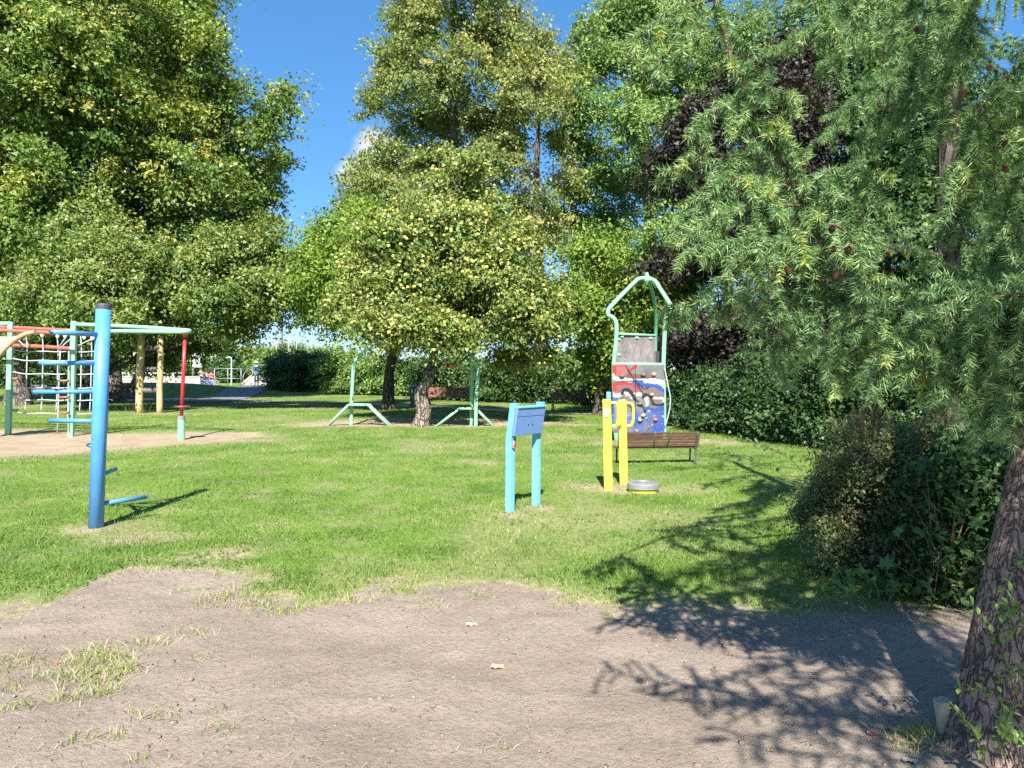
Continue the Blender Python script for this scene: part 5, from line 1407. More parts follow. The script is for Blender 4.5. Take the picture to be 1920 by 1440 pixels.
# graffiti wall, in two boards
def stroke(x, y, pts, w):
    best = np.full(x.shape, 1e9)
    p = np.array(smooth_path([(a, b_, 0) for a, b_ in pts], 6))[:, :2]
    for a, b_ in zip(p[:-1], p[1:]):
        e = b_ - a; q = np.clip(((x - a[0]) * e[0] + (y - a[1]) * e[1]) / (e @ e + 1e-9), 0, 1)
        best = np.minimum(best, np.hypot(x - a[0] - q * e[0], y - a[1] - q * e[1]))
    return best < w
def graffiti(x, y):
    """x 215..640, y 800..1360 (down): sprayed shapes on grey board"""
    c_ = np.empty(x.shape + (3,))
    n = fbm(x * .012, y * .008, 5, 5); n1 = fbm(x * .05, y * .05, 6, 4); jx = (fbm(x * .06, y * .06, 8, 4) - .5) * 26; jy = (fbm(x * .06, y * .06, 9, 4) - .5) * 26
    g = (.10 + .22 * n)[..., None]
    c_[:] = g * np.array([1.0, .96, .97])
    def put(mk, rgb, a=1.0): c_[mk] = c_[mk] * (1 - a) + np.array(rgb) * a
    X_, Y_ = x + jx * .5, y + jy * .5
    def poly(pts): return poly_sd(X_, Y_, pts) > 0
    red, dred, wht, blk, blu, dblu, brn = (.46, .03, .04), (.20, .075, .065), (.55, .55, .58), (.012, .012, .016), (.025, .09, .40), (.03, .06, .20), (.20, .13, .12)
    put(poly([(205, 790), (330, 800), (345, 850), (300, 915), (250, 905), (205, 890)]), (.45, .13, .12))
    put(poly([(205, 790), (245, 800), (250, 900), (205, 880)]), red)
    put(poly([(245, 795), (330, 800), (320, 825), (250, 820)]), red, .7)
    put(poly([(330, 850), (415, 800), (425, 815), (350, 880)]), red)
    put(poly([(340, 870), (420, 880), (590, 915), (560, 935), (400, 935), (310, 920)]), dred)
    put(stroke(X_, Y_, [(215, 890), (240, 915), (320, 928), (440, 935), (560, 935), (640, 950)], 17), wht)
    put(poly([(205, 945), (300, 940), (400, 960), (455, 1000), (450, 1060), (330, 1060), (205, 1040)]), (.30, .12, .12))
    put(poly([(205, 945), (245, 950), (250, 1020), (205, 1030)]), red)
    put(stroke(X_, Y_, [(245, 965), (320, 955), (400, 975), (440, 1010)], 12), red)
    put(stroke(X_, Y_, [(215, 1040), (250, 1058), (310, 1040), (370, 1050), (440, 1046)], 16), wht)
    put(stroke(X_, Y_, [(410, 950), (480, 965), (560, 968), (620, 1000), (640, 1040)], 26), blu)
    put(stroke(X_, Y_, [(480, 940), (560, 945), (620, 965), (640, 990)], 14), (.6, .63, .72), .9)
    put(poly([(440, 1000), (520, 990), (600, 1010), (640, 1040), (640, 1070), (480, 1060)]), brn, .8)
    put(stroke(X_, Y_, [(500, 1060), (560, 1085), (640, 1090)], 20), wht, .85)
    put(stroke(X_, Y_, [(560, 1100), (610, 1100)], 14), brn)
    for pts, w in (([(318, 800), (355, 870), (405, 945), (450, 1010), (460, 1050)], 5), ([(296, 1040), (310, 1012), (345, 1012), (375, 1045), (400, 1090)], 15), ([(465, 1075), (480, 1052), (515, 1058), (535, 1090), (545, 1125)], 12),
                   ([(545, 1128), (600, 1135), (645, 1125)], 11), ([(400, 1090), (440, 1120), (480, 1180), (485, 1200)], 9), ([(330, 1130), (360, 1140), (380, 1190)], 7), ([(215, 1030), (216, 1080)], 6), ([(245, 945), (330, 938), (390, 945)], 4),
                   ([(215, 797), (300, 798), (420, 800)], 4), ([(430, 960), (470, 1000), (520, 985)], 5), ([(500, 1140), (490, 1180), (480, 1200)], 9)):
        put(stroke(X_, Y_, pts, w), blk)
    for q_ in range(14):
        rq = random.Random(q_); x_, y_ = rq.uniform(230, 630), rq.uniform(1000, 1340)
        put(stroke(X_, Y_, [(x_, y_), (x_ + rq.uniform(-40, 40), y_ + rq.uniform(10, 40)), (x_ + rq.uniform(-50, 50), y_ + rq.uniform(40, 80))], rq.uniform(2, 5)), rq.choice([blk, dblu, blk, (.3, .3, .33)]), .85)
    put(stroke(X_, Y_, [(318, 1034), (345, 1045), (375, 1080)], 8), wht)
    put(stroke(X_, Y_, [(486, 1080), (500, 1110), (495, 1145)], 14), (.45, .45, .48))
    put(stroke(X_, Y_, [(225, 1090), (260, 1085), (290, 1140), (285, 1260)], 12), (.05, .13, .45))
    put(poly([(205, 1100), (235, 1100), (235, 1300), (205, 1310)]), (.03, .13, .42))
    put(stroke(X_, Y_, [(500, 1165), (560, 1175), (640, 1160)], 18), blu)
    bl = np.clip((X_ - 430) / 200 + (Y_ - 1180) / 400 + (n - .5) * 3.2, 0, 1) * np.clip((Y_ - 1140) / 60, 0, 1)
    c_[:] = c_ * (1 - bl[..., None]) + np.array(blu) * bl[..., None]
    put((n1 > .70) & (Y_ > 1200), (.6, .62, .68), .6)
    put(stroke(X_, Y_, [(505, 1185), (520, 1180)], 6), wht)
    return np.clip(c_ * .6, 0, 1)
def print_board(name, xa, xb, ya, yb, d, parent):
    """front face carrying the print plus a box behind it"""
    nx, ny = int((xb - xa) * 1.1), int((yb - ya) * 1.1)
    px = np.linspace(xa, xb, nx); py = np.linspace(yb, ya, ny)
    XX, YY = np.meshgrid(px, py)
    v = np.stack([(XX - 960) / F * d, np.full(XX.shape, d), CH + (HZ - YY) / F * d], -1).reshape(-1, 3)
    u = 215 + (XX - 1148) / (1246 - 1148) * 425; w = 800 + (YY - 683) / (811 - 683) * 560
    cc_ = graffiti(u, w).reshape(-1, 3)
    i = np.arange(nx * ny).reshape(ny, nx)
    f = np.stack([i[:-1, :-1], i[:-1, 1:], i[1:, 1:], i[1:, :-1]], -1).reshape(-1, 4)
    # rim closing to the back
    rim = np.concatenate([i[0, :], i[1:, -1], i[-1, -2::-1], i[-2:0:-1, 0]])
    nb = len(v)
    bv_ = v[rim] + np.array([0, .03, 0]); k_ = len(rim)
    f2 = np.array([(rim[(a + 1) % k_], rim[a], nb + a, nb + (a + 1) % k_) for a in range(k_)])
    v = np.concatenate([v, bv_]); cc_ = np.concatenate([cc_, np.full((k_, 3), .2)])
    return mesh_np(name, v, np.concatenate([f, f2]), M['print'], parent, {'print': np.concatenate([cc_, np.ones((len(cc_), 1))], 1)})
print_board('painted_board', 1148.5, 1191, 684, 811, dT - .05, t)
print_board('painted_board', 1192, 1246, 684, 811, dT - .05, t)
rs = random.Random(2)
for px, py, m_ in ((1166, 705, 'tyre'), (1206, 703, 'tyre'), (1226, 702, 'peeled_pole'), (1206, 779, 'peeled_pole'), (1200, 788, 'grey_metal'), (1229, 787, 'red_tube'), (1194, 808, 'stone_dark'), (1200, 757, 'tyre'), (1222, 740, 'tan_tube')):
    mb = MB(); q = P(px, py, dT - .055)
    prof = [(.05, 0), (.045, .03), (.025, .05), (.008, .055)]
    vs, fs = [], []
    for i, (r, hh) in enumerate(prof):
        for k in range(9):
            a = 2 * math.pi * k / 9; rr = r * rs.uniform(.8, 1.15)
            vs.append((q[0] + rr * 1.1 * math.cos(a), q[1] - hh, q[2] + rr * .8 * math.sin(a)))
    fs = [(i * 9 + k, i * 9 + (k + 1) % 9, (i + 1) * 9 + (k + 1) % 9, (i + 1) * 9 + k) for i in range(3) for k in range(9)] + [tuple(27 + k for k in range(9))]
    mb.add(vs, fs, True); mb.build('climbing_hold', M[m_], t)
tb('rope', [P(1246, 690, dT - .1), P(1252, 720, dT - .12), P(1257, 748, dT - .12), P(1254, 775, dT - .1), P(1247, 800, dT - .08)], .012, 'rope', t, 6)
mb = MB(); mb.box(P(1146, 741, dT + .25), (.20, .03, .14), None, .004); mb.build('side_board', M['light_blue'], t)

# ------------------------------------------------------------------ people, path end
def skin_mesh(joints, edges, sub=1, root=0):
    me = bpy.data.meshes.new('tmp'); me.from_pydata([j[0] for j in joints], edges, []); me.update()
    o = bpy.data.objects.new('tmp', me); col.objects.link(o)
    sk = o.modifiers.new('skin', 'SKIN')
    for i, j in enumerate(joints):
        sv = me.skin_vertices[0].data[i]; sv.radius = (j[1], j[1] * (j[2] if len(j) > 2 else 1)); sv.use_root = (i == root)
    ss = o.modifiers.new('sub', 'SUBSURF'); ss.levels = sub; ss.render_levels = sub
    dg = bpy.context.evaluated_depsgraph_get(); dg.update()
    out = bpy.data.meshes.new_from_object(o.evaluated_get(dg))
    bpy.data.objects.remove(o); bpy.data.meshes.remove(me)
    out.polygons.foreach_set('use_smooth', [True] * len(out.polygons))
    return out
def body(label, loc, J, yaw, cloth_top, cloth_legs, hair=None, hat=None, scale=1.0, short=False):
    """J: joint name -> local position (facing -y). Continuous body, clothes and hair as children."""
    t = thing('person', label, 'person', loc)
    R = rotz(yaw)
    q = lambda p: (R @ Vector(p)) * scale
    names = list(J)
    rad = dict(pelvis=.135, waist=.13, chest=.145, neck=.055, head=.085, crown=.075, sl=.06, el=.042, wl=.03, hl=.035, sr=.06, er=.042, wr=.03, hr=.035, hpl=.085, kl=.06, al=.042, fl=.038, hpr=.085, kr=.06, ar=.042, fr=.038)
    E = [('pelvis', 'waist'), ('waist', 'chest'), ('chest', 'neck'), ('neck', 'head'), ('head', 'crown'), ('chest', 'sl'), ('sl', 'el'), ('el', 'wl'), ('wl', 'hl'), ('chest', 'sr'), ('sr', 'er'), ('er', 'wr'), ('wr', 'hr'),
         ('pelvis', 'hpl'), ('hpl', 'kl'), ('kl', 'al'), ('al', 'fl'), ('pelvis', 'hpr'), ('hpr', 'kr'), ('kr', 'ar'), ('ar', 'fr')]
    def part(name, keep, grow, mat, parent):
        ks = [k for k in names if k in keep]
        jl = [(q(J[k]), rad[k] * scale + grow) for k in ks]
        ed = [(ks.index(a), ks.index(b_)) for a, b_ in E if a in ks and b_ in ks]
        me = skin_mesh(jl, ed, 2, 0)
        return link_mesh(name, me, M[mat], parent)
    bd_ = part('body', set(names), 0, 'skin', t)
    mid = lambda a, b_, f=.55: tuple(np.array(J[a]) * (1 - f) + np.array(J[b_]) * f)
    J = dict(J)
    # clothes: short sleeves end above the elbow, trousers above the ankle
    J2 = dict(J); J2['el'] = mid('sl', 'el', .75); J2['er'] = mid('sr', 'er', .75); J2['al'] = mid('kl', 'al', .62 if short else .92); J2['ar'] = mid('kr', 'ar', .62 if short else .92)
    Jb = J; J = J2
    def cl(name, keep, grow, mat):
        ks = [k for k in names if k in keep]
        jl = [(q(J2[k]), rad[k] * scale * (1.0 if k not in ('el', 'er', 'al', 'ar') else 1.35) + grow) for k in ks]
        ed = [(ks.index(a), ks.index(b_)) for a, b_ in E if a in ks and b_ in ks]
        return link_mesh(name, skin_mesh(jl, ed, 2, 0), M[mat], t)
    cl('trousers', {'pelvis', 'hpl', 'kl', 'al', 'hpr', 'kr', 'ar'}, .015, cloth_legs)
    cl('shirt', {'pelvis', 'waist', 'chest', 'sl', 'el', 'sr', 'er'}, .026, cloth_top)
    h = q(Jb['head']); cr_ = q(Jb['crown'])
    upv = (cr_ - q(Jb['neck'])).normalized()
    fw = R @ Vector((0, -1, 0))
    org = V(loc)
    if hair:
        mb = MB(); bm = bmesh.new(); bmesh.ops.create_uvsphere(bm, u_segments=14, v_segments=9, radius=.108 * scale)
        ctr = org + h + upv * .05 * scale - fw * .018 * scale
        vs = [ctr + v.co for v in bm.verts]
        bm.verts.index_update(); mb.add(vs, [[v.index for v in f_.verts] for f_ in bm.faces], True); bm.free()
        mb.build('hair', M[hair], t)
    if hat:
        mb = MB(); mb.lathe(org + cr_ + Vector((0, 0, -.005)), [(.17 * scale, 0), (.17 * scale, .012), (.115 * scale, .02), (.11 * scale, .10), (.06 * scale, .13)], 16); mb.build('hat', M[hat], t)
    # face: nose, eyes
    mb = MB(); n_ = org + h + upv * .0 + fw * .082 * scale
    mb.tube([n_ + upv * .03 * scale, n_ + fw * .022 * scale - upv * .01 * scale], [.008, .014], 6); mb.build('nose', M['skin'], bd_)
    for s in (-1, 1):
        e = org + h + upv * .032 * scale + fw * .078 * scale + (R @ Vector((s * .034, 0, 0))) * scale
        mb = MB(); mb.lathe(e, [(.004, -.008), (.012, 0), (.004, .008)], 8); mb.build('eye', M['hair'], bd_)
    for k, a in (('fl', 'al'), ('fr', 'ar')):
        mb = MB(); f0, a0 = org + q(Jb[k]), org + q(Jb[a])
        mb.tube([a0 - Vector((0, 0, .02)), (a0 + f0) / 2 - Vector((0, 0, .01)), f0], [.05 * scale, .055 * scale, .045 * scale], 8); mb.build('shoe', M['hair'], t)
    return t
stand = dict(pelvis=(0, 0, .95), waist=(0, -.01, 1.12), chest=(0, 0, 1.36), neck=(0, -.01, 1.52), head=(0, -.03, 1.62), crown=(0, -.03, 1.70),
             sl=(.20, 0, 1.42), el=(.27, .02, 1.16), wl=(.27, -.06, .93), hl=(.26, -.09, .85), sr=(-.20, 0, 1.42), er=(-.36, -.08, 1.22), wr=(-.25, -.22, 1.44), hr=(-.16, -.22, 1.58),
             hpl=(.10, 0, .88), kl=(.11, -.02, .5), al=(.11, .02, .1), fl=(.12, -.12, .04), hpr=(-.10, 0, .88), kr=(-.11, -.02, .5), ar=(-.11, .02, .1), fr=(-.12, -.12, .04))
# he faces the camera: his right hand (picture right... raised to his hat) mirrored for the view
stand = {k: (-v[0], v[1], v[2]) for k, v in stand.items()}
c = np.array([px0(481, 62), 62, 0.03])
body('man in bright blue T-shirt, knee length jeans and pale hat, hand raised to his face', c, stand, 0, 'shirt_blue', 'denim_pale', None, 'white', 1.12, True)
t = [o for o in bpy.data.objects if o.name == 'person'][0]
mb = MB(); cc0 = V(c)
mb.tube(smooth_path([cc0 + Vector((-.20, -.17, 1.62)), cc0 + Vector((-.05, -.235, 1.5)), cc0 + Vector((.12, -.24, 1.36)), cc0 + Vector((.2, -.16, 1.26))], 5), .025, 6); mb.build('bag_strap', M['bin'], t)
sit = dict(pelvis=(0, 0, .52), waist=(0, .03, .68), chest=(0, .08, .95), neck=(0, .08, 1.12), head=(0, .05, 1.22), crown=(0, .04, 1.30),
           sl=(.19, .07, 1.02), el=(.25, -.05, .80), wl=(.14, -.22, .74), hl=(.08, -.27, .74), sr=(-.19, .07, 1.02), er=(-.25, -.05, .80), wr=(-.14, -.22, .74), hr=(-.08, -.27, .74),
           hpl=(.10, -.05, .50), kl=(.13, -.48, .48), al=(.13, -.80, .14), fl=(.13, -.93, .08), hpr=(-.10, -.05, .50), kr=(-.12, -.48, .47), ar=(-.12, -.72, .12), fr=(-.12, -.85, .06))
db = 56
cb = np.array([px0(388, db), db, gz(px0(388, db), db)])
bench('park bench at the path side carrying the seated family', cb + np.array([0, 0, 0]), math.radians(90) + math.pi + .5, 1.9, 1.0, 'bench_dark', 'iron')
yw = math.radians(60)
def seat(px, d, z=0): return np.array([px0(px, d), d, gz(px0(px, d), d) + z])
body('adult in grey shirt and blue jeans leaning back on the bench with legs stretched out', seat(381, 55.4), {**sit, 'chest': (0, .2, .92), 'neck': (0, .24, 1.08), 'head': (0, .22, 1.19), 'crown': (0, .22, 1.27), 'sl': (.19, .2, .98), 'sr': (-.19, .2, .98), 'kl': (.12, -.5, .42), 'al': (.12, -.95, .14), 'fl': (.12, -1.08, .1), 'kr': (-.12, -.48, .4), 'ar': (-.12, -.9, .12), 'fr': (-.12, -1.03, .08)}, yw, 'cloth_grey', 'jeans', 'hair', None, 1.1)
body('dark haired child in an orange top seated in the middle of the bench', seat(388.5, 56.2, .12), sit, yw, 'cloth_orange', 'denim_pale', 'hair', None, .85)
body('child in a pink top seated at the far end of the bench', seat(397.5, 57, .14), sit, yw, 'cloth_pink', 'cloth_grey', 'hair', None, .85)

# steps behind the man
dst = 68
t = thing('steps', 'pale outdoor steps climbing behind the man in blue', 'steps', np.array([px0(480, dst), dst, 0]))
for k in range(5):
    mb = MB(); mb.box((px0(481, dst), dst + .5 + k * .45, .02 + k * .17 + .0), (2.5, .9, .17), None, .01); mb.build('step', M['concrete'], t)
for x in (454, 508):
    tb('side_wall', [np.array([px0(x, dst), dst, 0.1]), np.array([px0(x, dst), dst + 2.6, .85])], .09, 'concrete', t, 8)
for x in (457, 506):
    tb('handrail', [np.array([px0(x, dst), dst, 0]), np.array([px0(x, dst), dst, .95]), np.array([px0(x, dst), dst + 2.6, 1.8])], .03, 'grey_metal', t, 8, 3)

# railing
def railing(label, pa, pb, n, h, d, mat='white'):
    a, b_ = np.array([px0(pa, d), d, 0]), np.array([px0(pb, d), d, 0])
    t = thing('railing', label, 'railing', a)
    for q in (h, h * .45):
        tb('rail', [a + np.array([0, 0, q]), b_ + np.array([0, 0, q])], .03, mat, t, 8)
    for k in range(n):
        p = a + (b_ - a) * k / (n - 1)
        tb('post', [p + np.array([0, 0, -.05]), p + np.array([0, 0, h + .03])], .035, mat, t, 8)
    return t
railing('pale metal railing between the seated family and the steps', 402, 452, 3, 1.45, 62, 'grey_metal')
railing('white railing beyond the lindens, behind the wooden pole ladder', 200, 345, 8, 1.1, 60, 'white')
# pale low wall behind that railing
a = np.array([px0(205, 68), 68, 0])
t = thing('low_wall', 'low pinkish wall beyond the railing under the lindens', 'wall', a)
mb = MB(); mb.box((px0(290, 68), 68, .35), (8.2, .3, .7), None, .02); mb.build('wall_body', M['wall_pink'], t)
mb = MB(); mb.box((px0(290, 68), 68, .74), (8.3, .4, .07), None, .01); mb.build('coping', M['concrete'], t)

# basketball board and a bent pipe goal
dbk = 72
c = np.array([px0(362, dbk), dbk, 0])
t = thing('basketball_hoop', 'white basketball backboard on a post above the seated family', 'basketball hoop', c)
tb('post', [c, np.array([c[0], dbk, 2.9])], .07, 'grey_metal', t)
mb = MB(); mb.box(P(370, 676, dbk - .1), (.85, .04, 1.25), None, .01); mb.build('backboard', M['white'], t)
mb = MB(); q = P(370, 686, dbk - .35); mb.tube([q + np.array([.22 * math.cos(a), .22 * math.sin(a), 0]) for a in np.linspace(0, 6.2832, 15)], .012, 6, False); mb.build('hoop', M['red_tube'], t)
c = np.array([px0(433, 66), 66, 0])
t = thing('pipe_goal', 'bent white pipe standing at the railing behind the family', 'pipe frame', c)
tb('pipe', [np.array([px0(434, 66), 66, -.05]), P(434, 690, 66), P(434, 674, 66), P(431, 670, 66), P(424, 671, 66)], .05, 'white', t, 10)

# houses
def house(label, px_c, d, w, dep, hw, hr, wallm, yaw=0, eave=.4):
    c = np.array([px0(px_c, d), d, 0])
    t = thing('house', label, 'house', c)
    R = rotz(yaw)
    mb = MB(); mb.box(V(c) + Vector((0, 0, hw / 2)), (w, dep, hw), R); mb.build('wall', M[wallm], t)
    mb = MB()
    e = eave
    loc_ = [(-w / 2 - e, -dep / 2 - e, hw - .1), (w / 2 + e, -dep / 2 - e, hw - .1), (w / 2 + e, dep / 2 + e, hw - .1), (-w / 2 - e, dep / 2 + e, hw - .1), (-w / 2 + 1.2, 0, hw + hr), (w / 2 - 1.2, 0, hw + hr)]
    vs = [V(c) + R @ Vector(p) for p in loc_]
    mb.add(vs, [(0, 1, 5, 4), (1, 2, 5), (2, 3, 4, 5), (3, 0, 4), (3, 2, 1, 0)]); rf = mb.build('roof', M['roof_red'], t)
    mb = MB(); mb.box(V(c) + R @ Vector((w * .2, dep * .12, hw + hr * .8)), (.6, .6, hr * .7), R); mb.build('chimney', M['wall_pink'], rf)
    for k in (-.3, .05, .34):
        q = V(c) + R @ Vector((w * k, -dep / 2 - .03, hw * .55))
        mb = MB(); mb.box(q, (1.1, .06, 1.2), R); fr_ = mb.build('window', M['wall_white'], t)
        mb = MB(); mb.box(q + R @ Vector((0, -.035, 0)), (.9, .02, 1.0), R); mb.build('pane', M['glass_dark'], fr_)
    return t
house('long red roofed house with a white gable beyond the railing', 446, 112, 11, 7, 1.9, 1.9, 'wall_white', -.15)
house('pinkish house with a steep red roof behind the seated family', 398, 104, 6.0, 6, 2.0, 1.6, 'wall_pink', .3)
# brick ramp-like wedge in front of the pink house
c = np.array([px0(415, 86), 86, 0])
t = thing('sloping_wall', 'pinkish brick wall with a sloping top right of the seated family', 'wall', c)
pr_ = [np.array([px0(395, 86), 86, -.1]), np.array([px0(452, 86), 86, -.1]), P(428, 688, 86), P(412, 668, 86), P(395, 668, 86)]
vs = pr_ + [p + np.array([0, .4, 0]) for p in pr_]; n_ = 5
mb = MB(); mb.add(vs, [tuple(range(n_)), tuple(reversed(range(n_, 2 * n_)))] + [(i, i + n_, (i + 1) % n_ + n_, (i + 1) % n_) for i in range(n_)]); mb.build('wall_body', M['wall_pink'], t)

# street lamps
for i, (px, py, d, lab) in enumerate(((529, 600, 70, 'tallest dark lamp post, leftmost above the clipped hedge'), (541.5, 612, 75, 'street lamp in the middle of the three tall ones above the hedge'), (556, 611, 78, 'rightmost street lamp above the clipped hedge'), (518, 634, 110, 'shortest distant street lamp, lowest over the hedge'))):
    c = np.array([px0(px, d), d, 0]); top = P(px, py, d)
    t = thing('street_lamp', lab, 'street lamp', c, 'street lamps beyond the hedge')
    tb('pole', [c, top], .055 if i else .09, 'grey_metal' if i else 'iron', t, 8)
    if i:
        mb = MB(); mb.lathe(top, [(.06, -.35), (.10, -.3), (.24, .0), (.34, .03), (.34, .06), (.12, .16)], 14); mb.build('lamp_head', M['grey_metal'], t)
    else:
        mb = MB(); mb.lathe(top, [(.09, -.05), (.12, .0), (.12, .1), (.03, .13)], 10); mb.build('cap', M['iron'], t)
# grey post far right behind the larch
c = np.array([px0(1880, 18), 18, 0])
t = thing('lamp_post', 'slim grey metal post glimpsed at the right edge between larch branches', 'post', c)
tb('pole', [c, P(1881, 490, 18)], .045, 'grey_metal', t)
mb = MB(); mb.lathe(P(1881, 490, 18), [(.05, 0), (.07, .03), (.07, .10), (.02, .14)], 10); mb.build('cap', M['grey_metal'], t)

# ------------------------------------------------------------------ grass, straw, clods
rng = np.random.default_rng(77)
def blades(name, x, y, h, w, lean, tint, segs, kind='stuff'):
    n = len(x)
    z = terrain(x, y)
    b0 = np.stack([x, y, z - .004], 1)
    a = rng.uniform(0, 2 * math.pi, n)
    sd = np.stack([np.cos(a), np.sin(a), np.zeros(n)], 1) * (w * .5)[:, None]
    la = rng.uniform(0, 2 * math.pi, n)
    ld = np.stack([np.cos(la), np.sin(la), np.zeros(n)], 1) * (lean * h)[:, None]
    up = np.stack([np.zeros(n), np.zeros(n), h], 1)
    tip = b0 + up + ld
    if segs == 1:
        v = np.stack([b0 - sd, b0 + sd, tip], 1).reshape(-1, 3)
        f = np.arange(n * 3).reshape(-1, 3); rep = 3
    else:
        mid = b0 + up * .6 + ld * .28
        v = np.stack([b0 - sd, b0 + sd, mid + sd * .8, mid - sd * .8, tip], 1).reshape(-1, 3)
        k_ = np.arange(n) * 5
        f = np.concatenate([np.stack([k_, k_ + 1, k_ + 2], 1), np.stack([k_, k_ + 2, k_ + 3], 1), np.stack([k_ + 3, k_ + 2, k_ + 4], 1)]); rep = 5
    return mesh_np(name, v, f, M['grass'], None, {'tint': np.repeat(np.clip(tint, 0, 1), rep)}, kind=kind)
def scatter(n, lo, hi, xr=(-500, 2420)):
    px = rng.uniform(*xr, n); py = rng.uniform(lo, hi, n)
    dd = CH * F / (py - HZ)
    return (px - 960) / F * dd, dd
def lawn_tint(x, y, w):
    n = len(x)
    big = fbm(x * .9, y * .9, 81, 4); sm = fbm(x * 4, y * 4, 82, 3)
    t_ = .30 + (big - .5) * .95 + (sm - .5) * .8 + rng.normal(0, .13, n)
    return t_ + w * .55 * (rng.random(n) < .85) * 1.0
def lawn(name, n, lo, hi, segs, hmul, wmul):
    x, y = scatter(n, lo, hi)
    s = soil_field(x, y); sa = sand_field(x, y); w = worn_field(x, y)
    thick = fbm(x * 2.2, y * 2.2, 90, 4)
    keep = (s < -.02 + .38 * rng.random(len(x)) * (rng.random(len(x)) < .3)) & (sa < .05) & (rng.random(len(x)) > w * .62) & (rng.random(len(x)) < .35 + 1.3 * thick)
    x, y, w, thick = x[keep], y[keep], w[keep], thick[keep]
    h = rng.uniform(.02, .05, len(x)) * (.45 + 1.2 * thick) * hmul * (1 - .35 * w)
    wd = rng.uniform(.0028, .0052, len(x)) * np.maximum(1, y / 6.5) * wmul
    return blades(name, x, y, h, wd, rng.uniform(.3, 1.3, len(x)), lawn_tint(x, y, w), segs)
lawn('grass', 155000, 850, 1185, 2, 1.0, 1.05)
lawn('grass', 145000, 722, 850, 1, 1.15, 1.2)
x, y = scatter(46000, 840, 1160)
k_ = (fbm(x * 1.3, y * 1.3, 140, 4) > .56) & (soil_field(x, y) < -.1) & (sand_field(x, y) < 0); x, y = x[k_], y[k_]
blades('clover', x, y, rng.uniform(.012, .03, len(x)), rng.uniform(.009, .018, len(x)), rng.uniform(.6, 2.2, len(x)), rng.normal(.18, .12, len(x)), 2)
# longer tufts that survive on the soil
def tufts(name, centres, each, h, spread, tint):
    xs, ys, hs, ts = [], [], [], []
    for px, py, r, m in centres:
        c_ = G(px, py); n = int(each * m)
        xs.append(c_[0] + rng.normal(0, spread * r, n)); ys.append(c_[1] + rng.normal(0, spread * r * .8, n))
        hs.append(rng.uniform(.35, 1.1, n) * h * (.6 + .4 * r)); ts.append(tint + rng.normal(0, .16, n))
    x, y, hh, tt = map(np.concatenate, (xs, ys, hs, ts))
    return blades(name, x, y, hh, rng.uniform(.003, .0058, len(x)), rng.uniform(.5, 1.8, len(x)), tt, 2)
T1 = [(150, 1230, 1.5, 3), (200, 1235, 1.3, 3), (180, 1260, 1.4, 3), (120, 1265, 1.0, 2), (225, 1255, 1.0, 2), (195, 1290, 1.0, 1.6), (30, 1240, 1.1, 2), (10, 1290, 1.0, 1.2), (30, 1330, .8, .8), (120, 1305, .9, 1.4), (290, 1335, .8, .8), (410, 1325, .5, .4), (215, 1370, .6, .6), (145, 1382, .6, .6), (430, 1365, .8, .5), (380, 1228, .5, .4), (260, 1420, .4, .3),
      (430, 1115, 1.6, 2.2), (480, 1130, 1.4, 2), (390, 1130, 1.2, 1.4), (540, 1145, 1.3, 1.6), (370, 1185, 1.0, .8), (310, 1200, .9, .7), (260, 1205, .8, .5), (340, 1105, 1.2, .8), (1735, 1380, .7, 1.2), (1710, 1365, .8, 1.0), (1760, 1370, .8, 1.0), (1720, 1405, .6, .9), (1690, 1385, .7, .6), (1540, 1135, 1.2, 1.8), (1600, 1130, 1.2, 1.6), (1500, 1150, .9, 1.0), (900, 1120, .9, .7), (660, 1125, 1.0, 1.0), (810, 1135, .8, .8), (940, 1395, .35, .35), (1740, 1165, .8, .5), (1850, 1160, .8, .6), (1400, 1150, .7, .5), (1060, 1130, .8, .5)]
tufts('grass_tufts', T1, 56, .052, .066, .76)
# taller clumps in the lawn edge
T2 = [(x, y, 1.2, 1.0) for x, y in zip(rng.uniform(-200, 1700, 120), rng.uniform(940, 1110, 120)) if soil_field(np.array([G(x, y)[0]]), np.array([G(x, y)[1]]))[0] < -.1]
tufts('grass_tufts', T2, 90, .06, .12, .34)
T3 = [(310, 765, 1.6, 1.2), (322, 768, 1.2, .8), (252, 775, 1.2, .8)]
tufts('grass_tufts', T3, 50, .4, .18, .7)
# dry straw lying on the soil
n = 620
x, y = scatter(n, 1085, 1560)
k_ = (soil_field(x, y) > -.05) & (rng.random(n) < .25 + .75 * (x < .1)) ; x, y = x[k_], y[k_]; n = len(x)
a = rng.normal(.3, .9, n); L_ = rng.uniform(.02, .08, n)
dv = np.stack([np.cos(a), np.sin(a), np.zeros(n)], 1); sd = np.stack([-np.sin(a), np.cos(a), np.zeros(n)], 1) * .0011
p0 = np.stack([x, y, terrain(x, y) + .003], 1); p1_ = p0 + dv * L_[:, None]; p1_[:, 2] = terrain(p1_[:, 0], p1_[:, 1]) + rng.uniform(.002, .02, n)
pm = (p0 + p1_) / 2 + np.stack([rng.normal(0, .006, n), rng.normal(0, .006, n), rng.uniform(.002, .014, n)], 1)
v = np.stack([p0 - sd, p0 + sd, pm + sd, pm - sd, p1_ + sd * .4, p1_ - sd * .4], 1).reshape(-1, 3); q = np.arange(n) * 6
f = np.concatenate([np.stack([q, q + 1, q + 2, q + 3], 1), np.stack([q + 3, q + 2, q + 4, q + 5], 1)])
mesh_np('straw', v, f, M['straw'], None, {'tint': np.repeat(rng.random(n), 6)}, kind='stuff')
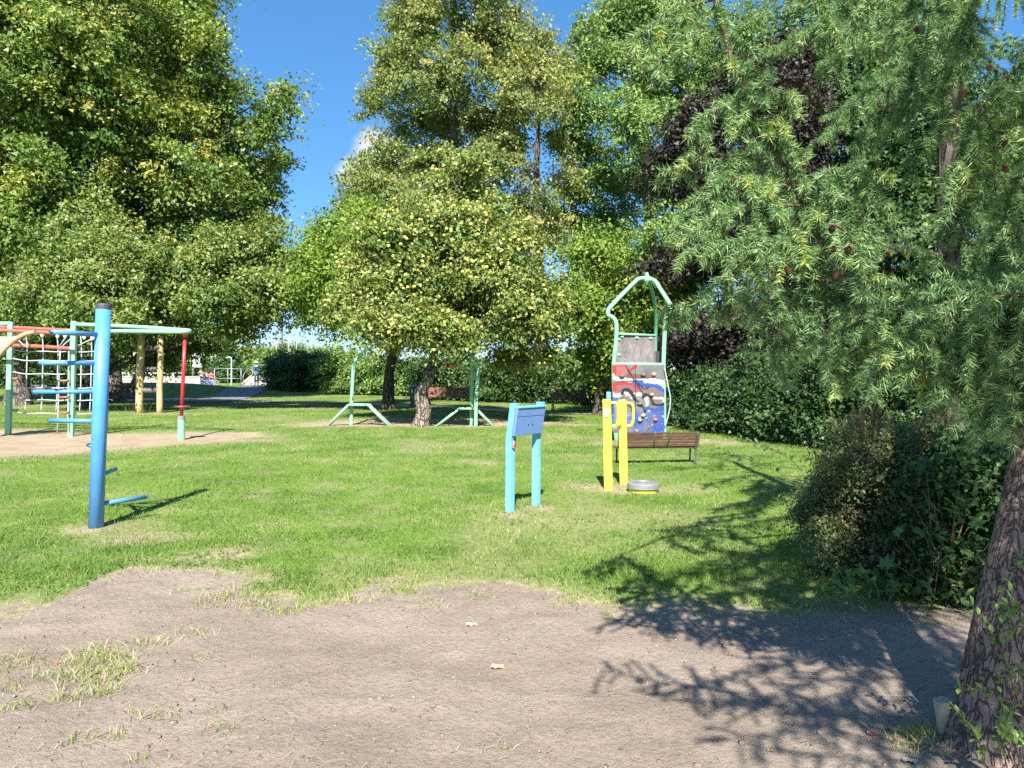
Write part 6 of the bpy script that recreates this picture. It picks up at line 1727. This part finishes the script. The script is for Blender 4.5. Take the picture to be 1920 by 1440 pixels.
# soil crumbs and pebbles
bm = bmesh.new(); bmesh.ops.create_cube(bm, size=1.5)
iv = np.array([v.co for v in bm.verts]); itf = np.array([[f_.verts[a].index for a in t_] for f_ in bm.faces for t_ in ((0, 1, 2), (0, 2, 3))]); bm.free()
def lumps(name, n, smin, smax, mat, seed, flat=.6, xs=None):
    r_ = np.random.default_rng(seed)
    x, y = scatter(n, 1085, 1600)
    k = soil_field(x, y) > 0.02; x, y = x[k], y[k]; n = len(x)
    s = smin + (smax - smin) * r_.random(n) ** 4
    sh = r_.uniform(.65, 1.2, (n, len(iv), 1))
    ang = r_.uniform(0, 6.28, n); ca, sa_ = np.cos(ang), np.sin(ang)
    b_ = iv[None] * sh * np.array([1.25, .9, flat])
    bx = b_[..., 0] * ca[:, None] - b_[..., 1] * sa_[:, None]; by = b_[..., 0] * sa_[:, None] + b_[..., 1] * ca[:, None]
    v = np.stack([bx, by, b_[..., 2]], -1) * s[:, None, None] + np.stack([x, y, terrain(x, y) + s * .2], 1)[:, None]
    f = (itf[None] + (np.arange(n) * len(iv))[:, None, None]).reshape(-1, 3)
    return mesh_np(name, v.reshape(-1, 3), f, M[mat], None, None, False, kind='stuff')
lumps('soil_crumbs', 5200, .002, .011, 'soil', 1)
bm = bmesh.new(); bmesh.ops.create_icosphere(bm, subdivisions=1, radius=1.0)
iv = np.array([v.co for v in bm.verts]); itf = np.array([[v.index for v in f_.verts] for f_ in bm.faces]); bm.free()
lumps('soil_clods', 420, .005, .019, 'soil', 3, .7)
M['pebble'] = paint('pebble', (.33, .29, .25), .8, .25, None, 30)
lumps('pebbles', 130, .003, .010, 'pebble', 2)

# a few single finds on the ground
def flat_leaf(name, label, cat, px, py, r, mat, seed):
    rs = random.Random(seed); c = G(px, py); c[2] = gz(c[0], c[1])
    mb = MB(); n = 12
    ring = [(c[0] + r * rs.uniform(.7, 1.1) * math.cos(2 * math.pi * k / n), c[1] + r * .6 * rs.uniform(.7, 1.1) * math.sin(2 * math.pi * k / n), c[2] + .006 + rs.uniform(0, .016)) for k in range(n)]
    mb.add(ring + [(c[0], c[1], c[2] + .016)] + [(a, b_, z - .004) for a, b_, z in ring], [(k, (k + 1) % n, n) for k in range(n)] + [((k + 1) % n, k, n + 1 + k, n + 1 + (k + 1) % n) for k in range(n)])
    o = mb.build(name, M[mat]); tag(o, label, cat); return o
flat_leaf('dead_leaf', 'curled brown dead leaf lying alone on bare soil in the middle foreground', 'leaf', 934, 1245, .035, 'tan_tube', 1)
flat_leaf('wood_chip', 'pale wood chip on the soil just below the lawn edge', 'wood chip', 884, 1168, .035, 'stake', 2)
flat_leaf('flat_stone', 'flat pale stone near the bottom right corner of the soil', 'stone', 1705, 1428, .032, 'pebble', 3)
flat_leaf('brick_bit', 'small orange brick fragment on the soil near the stake', 'brick bit', 1633, 1376, .014, 'red_tube', 4)
flat_leaf('brick_bit', 'tiny orange brick crumb beside the biggest grass tuft on the soil', 'brick bit', 106, 1236, .012, 'red_tube', 5)
